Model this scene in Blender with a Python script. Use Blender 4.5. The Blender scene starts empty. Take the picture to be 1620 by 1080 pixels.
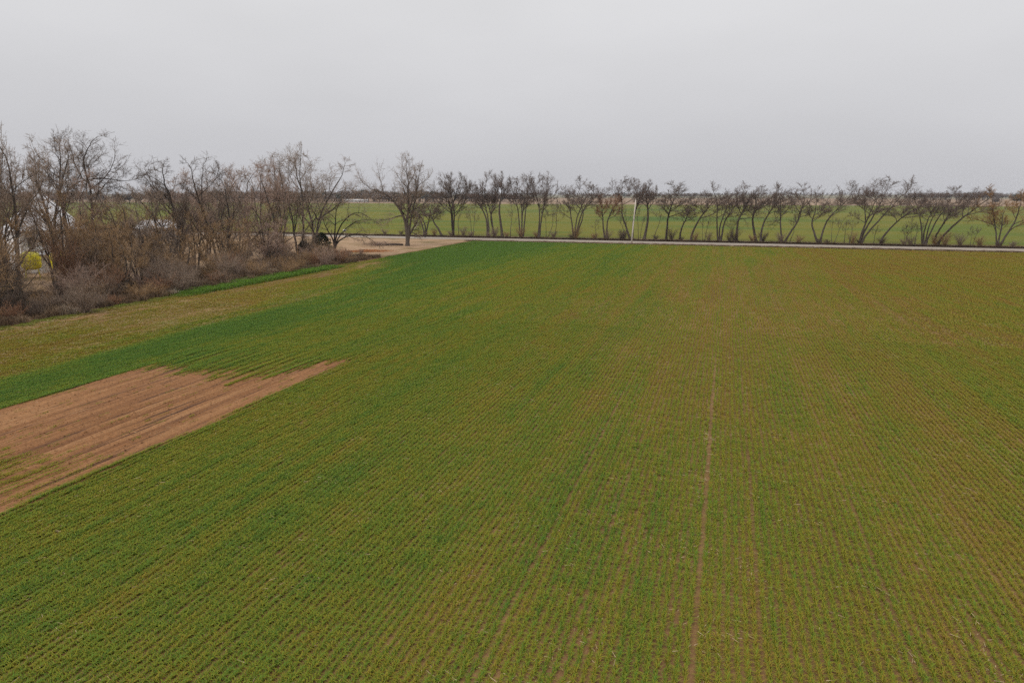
import bpy, math, random
import numpy as np

# ------------------------------------------------------------------ camera, sky, sun, exposure
R = math.radians
SC = bpy.context.scene
COL = SC.collection
cam_data = bpy.data.cameras.new('camera')
cam_data.sensor_width = 36.0
cam_data.lens = 24.0
cam_data.clip_start = 0.1
cam_data.clip_end = 30000.0
cam = bpy.data.objects.new('camera', cam_data)
cam.location = (0, 0, 12.0)
cam.rotation_euler = (R(90 - 12.22), 0, R(17.2))
COL.objects.link(cam)
SC.camera = cam

SUN_EL, SUN_AZ = 48.0, 215.0
world = bpy.data.worlds.new('World')
SC.world = world
world.use_nodes = True
wn, wl = world.node_tree.nodes, world.node_tree.links
wn.clear()
w_out = wn.new('ShaderNodeOutputWorld')
w_bg = wn.new('ShaderNodeBackground')
w_sky = wn.new('ShaderNodeTexSky')
w_sky.sky_type = 'NISHITA'
w_sky.sun_disc = False
w_sky.sun_elevation = R(SUN_EL)
w_sky.sun_rotation = R(SUN_AZ)
w_sky.dust_density = 4.0
w_hs = wn.new('ShaderNodeHueSaturation')           # daylight through a closed cloud deck: nearly no blue left
w_hs.inputs['Saturation'].default_value = 0.12
w_hs.inputs['Value'].default_value = 0.10
w_tc = wn.new('ShaderNodeTexCoord')
w_sep = wn.new('ShaderNodeSeparateXYZ')
w_ramp = wn.new('ShaderNodeValToRGB')              # overcast deck, brighter towards the zenith
w_ramp.color_ramp.elements[0].position = 0.0
w_ramp.color_ramp.elements[0].color = (0.57, 0.57, 0.60, 1)
w_ramp.color_ramp.elements[1].position = 1.0
w_ramp.color_ramp.elements[1].color = (1.65, 1.65, 1.67, 1)
e = w_ramp.color_ramp.elements.new(0.26)
e.color = (0.755, 0.755, 0.77, 1)
w_map = wn.new('ShaderNodeMapping')
w_map.inputs['Scale'].default_value = (1.0, 1.0, 3.0)
w_noise = wn.new('ShaderNodeTexNoise')
w_noise.inputs['Scale'].default_value = 2.2
w_noise.inputs['Detail'].default_value = 4.0
w_mr = wn.new('ShaderNodeMapRange')
w_mr.inputs['From Min'].default_value = 0.25
w_mr.inputs['From Max'].default_value = 0.75
w_mr.inputs['To Min'].default_value = 0.945
w_mr.inputs['To Max'].default_value = 1.055
w_mul = wn.new('ShaderNodeMix')
w_mul.data_type = 'RGBA'
w_mul.blend_type = 'MULTIPLY'
w_mul.inputs['Factor'].default_value = 1.0
w_mix = wn.new('ShaderNodeMix')
w_mix.data_type = 'RGBA'
w_mix.inputs['Factor'].default_value = 0.08
wl.new(w_tc.outputs['Generated'], w_sep.inputs[0])
wl.new(w_sep.outputs['Z'], w_ramp.inputs[0])
wl.new(w_tc.outputs['Generated'], w_map.inputs[0])
wl.new(w_map.outputs[0], w_noise.inputs['Vector'])
wl.new(w_noise.outputs['Fac'], w_mr.inputs['Value'])
wl.new(w_ramp.outputs['Color'], w_mul.inputs[6])
wl.new(w_mr.outputs[0], w_mul.inputs[7])
wl.new(w_sky.outputs[0], w_hs.inputs['Color'])
wl.new(w_mul.outputs[2], w_mix.inputs[6])
wl.new(w_hs.outputs[0], w_mix.inputs[7])
wl.new(w_mix.outputs[2], w_bg.inputs['Color'])
w_bg.inputs['Strength'].default_value = 1.0
wl.new(w_bg.outputs[0], w_out.inputs[0])

sun_data = bpy.data.lights.new('sun', 'SUN')
sun_data.energy = 1.3
sun_data.angle = R(30)
sun_data.color = (1.0, 0.96, 0.90)
sun = bpy.data.objects.new('sun', sun_data)
sun.rotation_euler = (R(90 - SUN_EL), 0, R(180 - SUN_AZ))
COL.objects.link(sun)

SC.view_settings.view_transform = 'Standard'
SC.view_settings.look = 'None'
SC.view_settings.exposure = 0.0
SC.view_settings.gamma = 1.0
SC.view_settings.use_curve_mapping = False
SC.cycles.use_denoising = False
SC.cycles.max_bounces = 4
SC.cycles.diffuse_bounces = 3
SC.cycles.volume_bounces = 0

# ------------------------------------------------------------------ helpers
def hash2(ix, iy, seed):
    h = (ix.astype(np.int64) * 374761393 + iy.astype(np.int64) * 668265263 + seed * 1274126177) & 0xFFFFFFFF
    h = ((h ^ (h >> 13)) * 1274126177) & 0xFFFFFFFF
    return ((h ^ (h >> 16)) & 0xFFFF) / 65535.0

def noise2(x, y, seed=0):
    x = np.asarray(x, float); y = np.asarray(y, float)
    ix, iy = np.floor(x), np.floor(y)
    fx, fy = x - ix, y - iy
    fx = fx * fx * (3 - 2 * fx); fy = fy * fy * (3 - 2 * fy)
    a = hash2(ix, iy, seed); b = hash2(ix + 1, iy, seed)
    c = hash2(ix, iy + 1, seed); d = hash2(ix + 1, iy + 1, seed)
    return (a * (1 - fx) + b * fx) * (1 - fy) + (c * (1 - fx) + d * fx) * fy

def fbm(x, y, seed=0, octv=4):
    s = 0; a = .5; t = 0
    for o in range(octv):
        s = s + a * noise2(x * 2 ** o, y * 2 ** o, seed + o * 17); t += a; a *= .55
    return s / t

def sm(a, b, x):
    t = np.clip((np.asarray(x, float) - a) / (b - a), 0, 1)
    return t * t * (3 - 2 * t)

def mesh_np(name, V, quads=None, tris=None, smooth=False):
    V = np.asarray(V, np.float32)
    me = bpy.data.meshes.new(name)
    me.vertices.add(len(V))
    me.vertices.foreach_set('co', V.ravel())
    parts, tot = [], []
    if quads is not None and len(quads):
        q = np.asarray(quads, np.int32); parts.append(q.ravel()); tot.append(np.full(len(q), 4, np.int32))
    if tris is not None and len(tris):
        t = np.asarray(tris, np.int32); parts.append(t.ravel()); tot.append(np.full(len(t), 3, np.int32))
    if parts:
        loops = np.concatenate(parts); tt = np.concatenate(tot)
        me.loops.add(len(loops)); me.loops.foreach_set('vertex_index', loops)
        me.polygons.add(len(tt))
        st = np.zeros(len(tt), np.int32); st[1:] = np.cumsum(tt)[:-1]
        me.polygons.foreach_set('loop_start', st)
        try:
            me.polygons.foreach_set('loop_total', tt)
        except Exception:
            pass
        if smooth:
            me.polygons.foreach_set('use_smooth', np.ones(len(tt), bool))
    me.update(calc_edges=True)
    return me

def link(name, me, mat=None, parent=None, loc=(0, 0, 0), rz=0.0, kind=None):
    o = bpy.data.objects.new(name, me)
    if mat is not None and me is not None and len(me.materials) == 0:
        me.materials.append(mat)
    COL.objects.link(o)
    o.location = loc
    o.rotation_euler = (0, 0, rz)
    if parent is not None:
        o.parent = parent
    if kind:
        o['kind'] = kind
    return o

def tag(o, label, cat, group=None):
    o['label'] = label; o['category'] = cat
    if group:
        o['group'] = group
    return o

def empty(name, loc=(0, 0, 0), rz=0.0):
    o = bpy.data.objects.new(name, None)
    o.empty_display_size = 0.5
    o.location = loc; o.rotation_euler = (0, 0, rz)
    COL.objects.link(o)
    return o

class MB:
    """collects boxes, prisms and tubes for one mesh"""
    def __init__(s):
        s.V = []; s.F = []; s.n = 0
    def add(s, V, F):
        s.V += [tuple(v) for v in V]; s.F += [tuple(i + s.n for i in f) for f in F]; s.n += len(V)
        return s
    def box(s, x0, x1, y0, y1, z0, z1):
        return s.add([(x0, y0, z0), (x1, y0, z0), (x1, y1, z0), (x0, y1, z0), (x0, y0, z1), (x1, y0, z1), (x1, y1, z1), (x0, y1, z1)],
                     [(0, 3, 2, 1), (4, 5, 6, 7), (0, 1, 5, 4), (1, 2, 6, 5), (2, 3, 7, 6), (3, 0, 4, 7)])
    def prism(s, prof, y0, y1):        # profile in x,z extruded along y
        n = len(prof)
        V = [(x, y0, z) for x, z in prof] + [(x, y1, z) for x, z in prof]
        F = [tuple(range(n))[::1], tuple(range(2 * n - 1, n - 1, -1))]
        F += [(i, i + n, (i + 1) % n + n, (i + 1) % n) for i in range(n)]
        return s.add(V, F)
    def tube(s, pts, rad, k=8, cap=True):
        V = []; F = []
        pts = [np.array(p, float) for p in pts]
        for i, p in enumerate(pts):
            d = pts[min(i + 1, len(pts) - 1)] - pts[max(i - 1, 0)]
            d /= np.linalg.norm(d)
            ref = np.array((1, 0, 0)) if abs(d[0]) < .8 else np.array((0, 1, 0))
            u = np.cross(d, ref); u /= np.linalg.norm(u); v = np.cross(d, u)
            r = rad[i] if hasattr(rad, '__len__') else rad
            V += [p + r * (math.cos(2 * math.pi * j / k) * u + math.sin(2 * math.pi * j / k) * v) for j in range(k)]
        for i in range(len(pts) - 1):
            F += [(i * k + j, i * k + (j + 1) % k, (i + 1) * k + (j + 1) % k, (i + 1) * k + j) for j in range(k)]
        if cap:
            F += [tuple(range(k))[::-1], tuple(range((len(pts) - 1) * k, len(pts) * k))]
        return s.add(V, F)
    def build(s, name, mat, parent=None, smooth=False, bevel=0, **kw):
        me = bpy.data.meshes.new(name)
        me.from_pydata(s.V, [], s.F)
        if smooth:
            me.polygons.foreach_set('use_smooth', np.ones(len(me.polygons), bool))
        me.update()
        o = link(name, me, mat, parent, **kw)
        if bevel:
            b = o.modifiers.new('bevel', 'BEVEL'); b.width = bevel; b.segments = 2
        return o

# ------------------------------------------------------------------ materials
def ramp(nt, fac, stops):
    r = nt.nodes.new('ShaderNodeValToRGB')
    el = r.color_ramp.elements
    el[0].position = stops[0][0]; el[0].color = (*stops[0][1], 1)
    el[1].position = stops[-1][0]; el[1].color = (*stops[-1][1], 1)
    for p, c in stops[1:-1]:
        x = el.new(p); x.color = (*c, 1)
    nt.links.new(fac, r.inputs[0])
    return r.outputs['Color']

def base_mat(name, rough=.9, spec=.15):
    m = bpy.data.materials.new(name); m.use_nodes = True
    nt = m.node_tree
    b = nt.nodes['Principled BSDF']
    b.inputs['Roughness'].default_value = rough
    b.inputs['Specular IOR Level'].default_value = spec
    return m, nt, b

def wpos(nt, scale=(1, 1, 1)):
    g = nt.nodes.new('ShaderNodeNewGeometry')
    mp = nt.nodes.new('ShaderNodeMapping')
    mp.inputs['Scale'].default_value = scale
    nt.links.new(g.outputs['Position'], mp.inputs[0])
    return mp.outputs[0]

def nz(nt, vec, scale, detail=5, rough=.6, dist=0.0):
    n = nt.nodes.new('ShaderNodeTexNoise')
    n.inputs['Scale'].default_value = scale
    n.inputs['Detail'].default_value = detail
    n.inputs['Roughness'].default_value = rough
    n.inputs['Distortion'].default_value = dist
    nt.links.new(vec, n.inputs['Vector'])
    return n.outputs['Fac']

def mixc(nt, fac, a, b, mode='MIX'):
    m = nt.nodes.new('ShaderNodeMix'); m.data_type = 'RGBA'; m.blend_type = mode
    for sock, v in ((m.inputs[0], fac), (m.inputs[6], a), (m.inputs[7], b)):
        if isinstance(v, (int, float)): sock.default_value = v
        elif isinstance(v, tuple): sock.default_value = (*v, 1)
        else: nt.links.new(v, sock)
    return m.outputs[2]

def bump(nt, b, h, strength=.5, dist=.05):
    n = nt.nodes.new('ShaderNodeBump')
    n.inputs['Strength'].default_value = strength
    n.inputs['Distance'].default_value = dist
    nt.links.new(h, n.inputs['Height'])
    nt.links.new(n.outputs[0], b.inputs['Normal'])

def ground_mat(name, stops, big=.05, stretch=(1, 1, 1), fine=3.0, fine_amt=.5, bumpd=.05, extra=None):
    """patchy ground: wide patches from the ramp, broken up by fine grain"""
    m, nt, b = base_mat(name)
    v = wpos(nt, stretch); v0 = wpos(nt)
    f = nz(nt, v, big, 6, .62, .4)
    c = ramp(nt, f, stops)
    g = nz(nt, v0, fine, 6, .75)
    g2 = ramp(nt, g, [(.25, (.45, .45, .45)), (.5, (1, 1, 1)), (.78, (1.7, 1.65, 1.6))])
    c = mixc(nt, fine_amt, c, g2, 'MULTIPLY')
    if extra: c = extra(nt, c)
    nt.links.new(c, b.inputs['Base Color'])
    bump(nt, b, g, .8, bumpd)
    return m

def bark_mat(name, c0, c1, scale=6):
    m, nt, b = base_mat(name)
    tc = nt.nodes.new('ShaderNodeTexCoord')
    mp = nt.nodes.new('ShaderNodeMapping'); mp.inputs['Scale'].default_value = (1, 1, .25)
    nt.links.new(tc.outputs['Object'], mp.inputs[0])
    n = nz(nt, mp.outputs[0], scale, 6, .7)
    c = ramp(nt, n, [(.3, c0), (.7, c1)])
    nt.links.new(c, b.inputs['Base Color'])
    bump(nt, b, n, .9, .06)
    return m

def twig_mat(name, c0, c1):
    m, nt, b = base_mat(name, .85)
    g = nt.nodes.new('ShaderNodeNewGeometry')
    c = ramp(nt, g.outputs['Random Per Island'], [(0, c0), (1, c1)])
    nt.links.new(c, b.inputs['Base Color'])
    return m

M = {}
M['soil'] = None
HAZE = 0.0001
del M['soil']

def soil_extra(nt, c):
    # dead leaf and straw flecks, and faint dark drill lines along the rows
    v = wpos(nt, (1.6, .7, 1))
    f = nz(nt, v, 9, 4, .8)
    k = ramp(nt, f, [(.60, (0, 0, 0)), (.72, (1, 1, 1))])
    return mixc(nt, k, c, (.25, .155, .07))

M['soil'] = ground_mat('field_soil', [(.3, (.115, .065, .026)), (.5, (.165, .092, .038)), (.7, (.22, .130, .055))], .25, (1, .25, 1), 6, .6, .04, soil_extra)
def tilled_extra(nt, c):
    # damp earth turned up in narrow lines, and pale trash lines between them
    f = nz(nt, wpos(nt, (2.4, .06, 1)), 1.6, 5, .7)
    c = mixc(nt, ramp(nt, f, [(.36, (1, 1, 1)), (.46, (0, 0, 0))]), c, (.080, .040, .024))
    f2 = nz(nt, wpos(nt, (3.1, .09, 1)), 1.9, 5, .7)
    c = mixc(nt, ramp(nt, f2, [(.60, (0, 0, 0)), (.72, (.8, .8, .8))]), c, (.37, .215, .105))
    return c

M['tilled'] = ground_mat('tilled_soil', [(.28, (.125, .056, .026)), (.5, (.212, .100, .042)), (.72, (.30, .158, .072))], .55, (3.5, .10, 1), 7, .7, .05, tilled_extra)
M['yard'] = ground_mat('yard_dirt', [(.26, (.10, .085, .03)), (.42, (.22, .145, .075)), (.54, (.31, .205, .125)), (.64, (.21, .13, .065)), (.78, (.13, .11, .035))], .11, (1, 1, 1), 2.2, .7, .06)
M['verge'] = ground_mat('verge_grass', [(.3, (.15, .13, .045)), (.5, (.29, .22, .12)), (.7, (.22, .15, .08))], .12, (.5, 1, 1), 2.0, .6, .06)
M['road'] = ground_mat('gravel', [(.3, (.22, .185, .150)), (.7, (.30, .255, .21))], .35, (.1, 1, 1), 8, .35, .01)
M['farfield'] = ground_mat('far_crop', [(.30, (.042, .082, .003)), (.43, (.076, .098, .003)), (.53, (.120, .108, .005)), (.60, (.085, .100, .003)), (.70, (.044, .085, .003))], .016, (.45, 1, 1), .8, .55, .08)
M['pasture'] = ground_mat('dry_pasture', [(.3, (.16, .110, .065)), (.55, (.24, .160, .100)), (.75, (.18, .14, .075))], .008, (.4, 1, 1), .15, .4, .1)
M['country'] = ground_mat('open_country', [(.3, (.09, .10, .04)), (.45, (.15, .13, .07)), (.6, (.10, .09, .05)), (.75, (.22, .16, .10))], .0035, (.5, 1, 1), .02, .4, .1)

def sheet(name, x0, x1, y0, y1, z, mat, step=None, dz=None):
    if step is None:
        V = [(x0, y0, z), (x1, y0, z), (x1, y1, z), (x0, y1, z)]
        me = mesh_np(name, V, [(0, 1, 2, 3)])
    else:
        nx, ny = max(1, int((x1 - x0) / step[0])), max(1, int((y1 - y0) / step[1]))
        X, Y = np.meshgrid(np.linspace(x0, x1, nx + 1), np.linspace(y0, y1, ny + 1))
        Z = np.full_like(X, z) if dz is None else z + dz(X, Y)
        i = np.arange(nx * ny); r, c = i // nx, i % nx
        a = r * (nx + 1) + c
        me = mesh_np(name, np.stack([X.ravel(), Y.ravel(), Z.ravel()], 1), np.stack([a, a + 1, a + nx + 2, a + nx + 1], 1), smooth=True)
    return link(name, me, mat, kind='structure')

sheet('ground', -9000, 9000, -3000, 9500, -.12, M['country'])
sheet('field_soil', -63.2, 140, -12, 166.6, 0.0, M['soil'], (2, 2), lambda x, y: .05 * (fbm(x / 15, y / 15, 5) - .5))
sheet('farmyard', -420, -63.2, -12, 171.0, -.002, M['yard'], (4, 4), lambda x, y: .12 * (fbm(x / 20, y / 20, 6) - .5))
sheet('verge', -63.2, 420, 166.6, 171.0, -.002, M['verge'])
sheet('gravel_road', -700, 700, 171.0, 178.6, .03, M['road'], (12, .5), lambda x, y: .05 * np.cos((y - 174.8) / 3.8 * 1.5) + .0 * x)
sheet('far_verge', -700, 700, 178.6, 189.0, -.04, M['verge'], (3, .5), lambda x, y: -.35 * np.exp(-((y - 182.0) / 1.5) ** 2) + .15 * (fbm(x / 8, y / 3, 9) - .5))
sheet('far_field', -1200, 1200, 189.0, 780, -.04, M['farfield'], (30, 30), lambda x, y: .0 * x)
sheet('dry_pasture', -1200, 1600, 780, 1850, -.05, M['pasture'])

# ---- what grows where in the wheat field (metres; rows run along y)
TRACKS = [(-.125, .15, .66), (-5.375, .16, .3), (-12.125, .14, .2), (5.375, .15, .25), (8.125, .14, .2), (-22.375, .14, .25), (1.625, .13, .2), (-3.375, .14, .25), (13.625, .14, .25), (-16.875, .13, .15)]

def bare_patch(x, y):
    rag = 2.6 * (noise2(x / .5, y * 0 + 3, 21) - .5) + 4.5 * (noise2(x / 2.6, y * 0 + 9, 22) - .5) + 3 * (fbm(x / .8, y / 1.2, 25) - .5)
    yend = 38.9 + 3.0 * sm(-28.2, -26.4, x) + rag + 2.2 * (noise2(x / .3, y / 2.5, 26) - .5)
    inside = sm(-38.6, -38.2, x + .3 * (noise2(x * 0, y / 3, 23) - .5)) * (1 - sm(-25.7, -25.3, x + .5 * (noise2(x * 0, y / 4, 24) - .5)))
    return inside * (1 - sm(yend - 1.2, yend + 1.2, y))

def field(x, y):
    """returns cover 0..1 and greenness 0..1"""
    xw = x + 3.0 * (fbm(x / 14, y / 45, 3) - .5) * 2 * sm(-20, -40, x)
    g = .34 + .20 * sm(4, -22, x) - .09 * sm(-2, 30, x) * sm(30, 75, y)
    c = np.full_like(g, .93)
    g = g + .10 * sm(55, 20, y) * sm(14, -14, x)
    xc = -41.5 - 11 * sm(45, 120, y)
    w = 4.2 + 7.5 * sm(40, 120, y)
    L = np.exp(-((xw - xc) / w) ** 2)
    g = g + .34 * L + .22 * sm(-25, -52, x) * sm(85, 130, y) + .10 * sm(95, 140, y) * sm(20, -40, x)
    edge = sm(-45.5, -48.5, xw + 9 * sm(50, 130, y))
    fadeout = 1 - .55 * sm(100, 128, y)
    c = c - .42 * edge * fadeout * (.5 + 1.0 * sm(.35, .65, fbm(x / 5, y / 14, 48)))
    g = g - .30 * edge * fadeout
    strip = np.exp(-((xw + 45.2 + 7 * sm(40, 130, y)) / 1.1) ** 2) * (1 - sm(95, 135, y))
    c = c - .45 * strip
    g = g - .28 * strip
    brown = sm(-55.0, -58.5, xw) * (1 - .6 * sm(110, 126, y))
    c = c - .30 * brown * fadeout * (.3 + 1.2 * sm(.3, .7, fbm(x / 1.2, y / 4, 50)))
    g = g - .1 * brown
    tongue = sm(-53, -56, xw) * np.exp(-((y - 122 + .5 * (x + 60)) / 5) ** 2)
    g = g + .8 * tongue; c = c + .5 * tongue
    g = g + .42 * (fbm(x / 9, y / 26, 31) - .5) + .30 * (noise2(x / .5, y / 22, 32) - .5) + .30 * (fbm(x / 2.2, y / 3.5, 33) - .5)
    streak = noise2(x / .26, y / 26, 41) * .6 + noise2(x / .9, y / 40, 42) * .4
    thin = fbm(x / 7, y / 14, 43)
    c = c - .38 * sm(.60, .85, streak) * sm(.35, .7, thin) - .16 * sm(.55, .8, thin) * sm(-12, 2, x) * sm(60, 25, y)
    c = c - .22 * np.exp(-((x + 3.6) / 3.2) ** 2) * sm(36, 22, y) * sm(.4, .6, fbm(x / 1.5, y / 6, 47))
    for tx, tw, ts in TRACKS:
        c = c - ts * np.exp(-((x - tx + .12 * (noise2(y / 9, y * 0, 45) - .5)) / tw) ** 2) * (.15 + .85 * sm(.3, .6, noise2(y / 11, y * 0 + tx, 46))) * (1 - .7 * sm(36, 60, y))
    c = np.maximum(c, .05 + .45 * sm(.35, .75, fbm(x / .9, y / 2.5, 52)))
    c = np.maximum(c, np.where(np.abs(x + .1) < .2, .12 + .36 * noise2(y / 2.2, y * 0, 49) + .3 * sm(34, 44, y), .30) * sm(-52, -44, x))
    b = bare_patch(x, y)
    weed = np.exp(-(((x + 30.0) / 5.0) ** 2 + ((y - 19.5) / 2.6) ** 2)) * .85
    c = c * (1 - b) + b * (.012 + weed * noise2(x / .6, y / .9, 51))
    g = g * (1 - b) + b * .32
    return np.clip(c, 0, 1), np.clip(g, 0, 1)

# tilled bare patch with real furrows, a finger's breadth proud of the field sheet
def furrow(x, y):
    ph = x / .36 + .25 * (noise2(x / 3, y / 6, 61) - .5)
    amp = .05 + .08 * noise2(x / 1.4, y / 9, 62)
    h = amp * (np.sin(ph * 2 * math.pi) * .5 + .5) + .035 * (fbm(x / .25, y / .5, 63, 3) - .5)
    big = .05 * sm(.62, .85, noise2(x / .8, y / 18, 64))
    return (h + big) * sm(-38.9, -38.2, x) * (1 - sm(-25.6, -25.0, x)) * (1 - sm(40, 46.5, y)) + .002

sheet('tilled_soil', -39.0, -24.9, 6, 46.5, .03, M['tilled'], (.09, .22), furrow)

# ---- geometry-node scatter: many plants, one object
def scatter(name, pts, rot, scl, idx, tint, sources, label, cat):
    me = bpy.data.meshes.new(name)
    me.vertices.add(len(pts)); me.vertices.foreach_set('co', np.asarray(pts, np.float32).ravel())
    for nm, ty, arr in (('rot', 'FLOAT_VECTOR', rot), ('scl', 'FLOAT_VECTOR', scl), ('idx', 'INT', idx), ('tint', 'FLOAT', tint)):
        a = me.attributes.new(nm, ty, 'POINT')
        a.data.foreach_set('vector' if 'VECTOR' in ty else 'value', np.asarray(arr, np.int32 if ty == 'INT' else np.float32).ravel())
    o = link(name, me, kind='stuff')
    tag(o, label, cat)
    coll = bpy.data.collections.new(name + '_kinds')
    for s in sources:
        coll.objects.link(s)
    ng = bpy.data.node_groups.new(name + '_scatter', 'GeometryNodeTree')
    ng.interface.new_socket('Geometry', in_out='INPUT', socket_type='NodeSocketGeometry')
    ng.interface.new_socket('Geometry', in_out='OUTPUT', socket_type='NodeSocketGeometry')
    N, Lk = ng.nodes, ng.links
    gi, go = N.new('NodeGroupInput'), N.new('NodeGroupOutput')
    iop = N.new('GeometryNodeInstanceOnPoints')
    ci = N.new('GeometryNodeCollectionInfo')
    ci.inputs['Collection'].default_value = coll
    ci.inputs['Separate Children'].default_value = True
    ci.inputs['Reset Children'].default_value = True
    iop.inputs['Pick Instance'].default_value = True
    def at(nm, ty):
        n = N.new('GeometryNodeInputNamedAttribute'); n.data_type = ty; n.inputs['Name'].default_value = nm
        return [s for s in n.outputs if s.enabled and s.name == 'Attribute'][0]
    e2r = N.new('FunctionNodeEulerToRotation')
    Lk.new(at('rot', 'FLOAT_VECTOR'), e2r.inputs[0])
    Lk.new(gi.outputs[0], iop.inputs['Points'])
    Lk.new(ci.outputs[0], iop.inputs['Instance'])
    Lk.new(at('idx', 'INT'), iop.inputs['Instance Index'])
    Lk.new(e2r.outputs[0], iop.inputs['Rotation'])
    Lk.new(at('scl', 'FLOAT_VECTOR'), iop.inputs['Scale'])
    Lk.new(iop.outputs[0], go.inputs[0])
    md = o.modifiers.new('scatter', 'NODES'); md.node_group = ng
    return o

def source(name, me, mat):
    me.materials.append(mat)
    return bpy.data.objects.new(name, me)

def plant_mat(name, stops, isl=.35):
    """colour follows the tint each plant carries, varied from blade to blade"""
    m, nt, b = base_mat(name, .75, .10)
    a = nt.nodes.new('ShaderNodeAttribute'); a.attribute_type = 'INSTANCER'; a.attribute_name = 'tint'
    g = nt.nodes.new('ShaderNodeNewGeometry')
    ma = nt.nodes.new('ShaderNodeMath'); ma.operation = 'MULTIPLY_ADD'
    nt.links.new(g.outputs['Random Per Island'], ma.inputs[0]); ma.inputs[1].default_value = isl
    sb = nt.nodes.new('ShaderNodeMath'); sb.operation = 'SUBTRACT'
    nt.links.new(a.outputs['Fac'], sb.inputs[0]); sb.inputs[1].default_value = isl * .5
    nt.links.new(sb.outputs[0], ma.inputs[2])
    c = ramp(nt, ma.outputs[0], stops)
    nt.links.new(c, b.inputs['Base Color'])
    tr = nt.nodes.new('ShaderNodeBsdfTranslucent')
    nt.links.new(c, tr.inputs[0])
    mx = nt.nodes.new('ShaderNodeMixShader'); mx.inputs[0].default_value = .25
    nt.links.new(b.outputs[0], mx.inputs[1]); nt.links.new(tr.outputs[0], mx.inputs[2])
    nt.links.new(mx.outputs[0], nt.nodes['Material Output'].inputs[0])
    return m

def blades(rng, n, length, sx, hgt, wid, droop=.5):
    """n bent blades rooted along a strip of the given length (y) and half-width sx"""
    px = rng.normal(0, sx, n); py = rng.uniform(-length / 2, length / 2, n)
    an = rng.uniform(0, 2 * math.pi, n)
    h = hgt * rng.uniform(.55, 1.25, n); out = h * droop * rng.uniform(.4, 1.6, n)
    w = wid * rng.uniform(.7, 1.3, n)
    dx, dy = np.cos(an), np.sin(an)
    tx, ty = -dy, dx
    def P(f, hz, ww):
        cx = px + dx * out * f; cy = py + dy * out * f
        return [np.stack([cx + s * tx * ww, cy + s * ty * ww, hz], 1) for s in (-1, 1)]
    A = P(0, -.01 + h * 0, w * .6); B = P(.45, h * .7, w); T = np.stack([px + dx * out * 1.25, py + dy * out * 1.25, h * rng.uniform(.6, 1.0, n)], 1)
    V = np.stack([A[0], A[1], B[0], B[1], T], 1).reshape(-1, 3)
    b = np.arange(n) * 5
    return V, np.stack([b, b + 1, b + 3, b + 2], 1), np.stack([b + 2, b + 3, b + 4], 1)

M['wheat'] = plant_mat('wheat_blade', [(0, (.27, .165, .040)), (.15, (.285, .212, .028)), (.36, (.235, .225, .024)), (.60, (.180, .232, .026)), (.85, (.108, .192, .026)), (1, (.080, .165, .026))], .60)
rng = np.random.default_rng(7)
wheat_src = []
def wheat_kind(n, ln, sx, h, w):
    V, q, t = blades(rng, n, ln * 1.1, sx, h, w, .74)
    V[:, 0] += .018 * np.sin(V[:, 1] * 6 + n)
    k = len(wheat_src)
    wheat_src.append(source('wheat_%02d' % k, mesh_np('wheat_%02d' % k, V, q, t), M['wheat']))
for dens in (30, 76, 132, 184):               # thin to thick stands, three shapes of each
    for k in range(3): wheat_kind(dens, .6, .023, .135, .0078)
for dens in (45, 95, 140, 190):
    for k in range(3): wheat_kind(dens, 2.0, .030, .14, .0125)

def in_view(x, y, marg=7.0):
    a = np.degrees(np.arctan2(x, y)) + 17.2
    return (np.abs(a) < 36.9 + marg + 230 / np.hypot(x, y)) & (y > 4)

def wheat_points():
    P, TI, SCL, IDX, ROT = [], [], [], [], []
    for (y0, y1, ln, i0) in ((5, 62, .6, 0), (62, 166.4, 2.0, 12)):
        xs = np.arange(-62.0, 140, .25); ys = np.arange(y0 + ln / 2, y1, ln)
        X, Y = np.meshgrid(xs, ys); X = X.ravel(); Y = Y.ravel()
        k = in_view(X, Y); X, Y = X[k], Y[k]
        Y = Y + rng.uniform(-.08, .08, len(Y)) * ln
        c, g = field(X, Y)
        c = c + rng.normal(0, .06, len(c))
        keep = c > .06 + .08 * rng.random(len(c))
        X, Y, c, g = X[keep], Y[keep], c[keep], g[keep]
        n = len(X)
        away = np.zeros(n)
        for tx, tw, ts in TRACKS:            # wheel marks: the neighbouring rows stand a little apart
            away += ts * (1 - sm(36, 60, Y)) * .07 * np.sign(X - tx) * np.exp(-((X - tx) / .3) ** 2)
        Xj = X + away + rng.normal(0, .010, n) + .06 * (noise2(Y / 6, Y * 0, 71) - .5)
        s = .62 + .38 * np.clip(c, 0, 1) + .35 * (g - .4) + rng.normal(0, .10, n)
        P.append(np.stack([Xj, Y, np.where((Xj > -39) & (Xj < -24.9) & (Y > 6) & (Y < 46.5), .028 + furrow(Xj, Y) * .8, 0)], 1)); TI.append(np.clip(g + rng.normal(0, .06, n), 0, 1))
        s = np.clip(s, .4, 1.5)
        lvl = np.clip(np.digitize(c, [.25, .48, .72]), 0, 3)
        SCL.append(np.stack([np.clip(s * 1.05, .5, 1.6), np.where(rng.random(n) < .5, 1, -1) * np.ones(n), s], 1))
        IDX.append(i0 + lvl * 3 + rng.integers(0, 3, n)); ROT.append(np.stack([np.zeros(n), np.zeros(n), rng.normal(0, .012, n)], 1))
    return [np.concatenate(a) for a in (P, ROT, SCL, IDX, TI)]

wp = wheat_points()
scatter('wheat', wp[0], wp[1], wp[2], wp[3], wp[4], wheat_src, 'young green wheat growing in close drill rows across the field', 'wheat')

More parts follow.
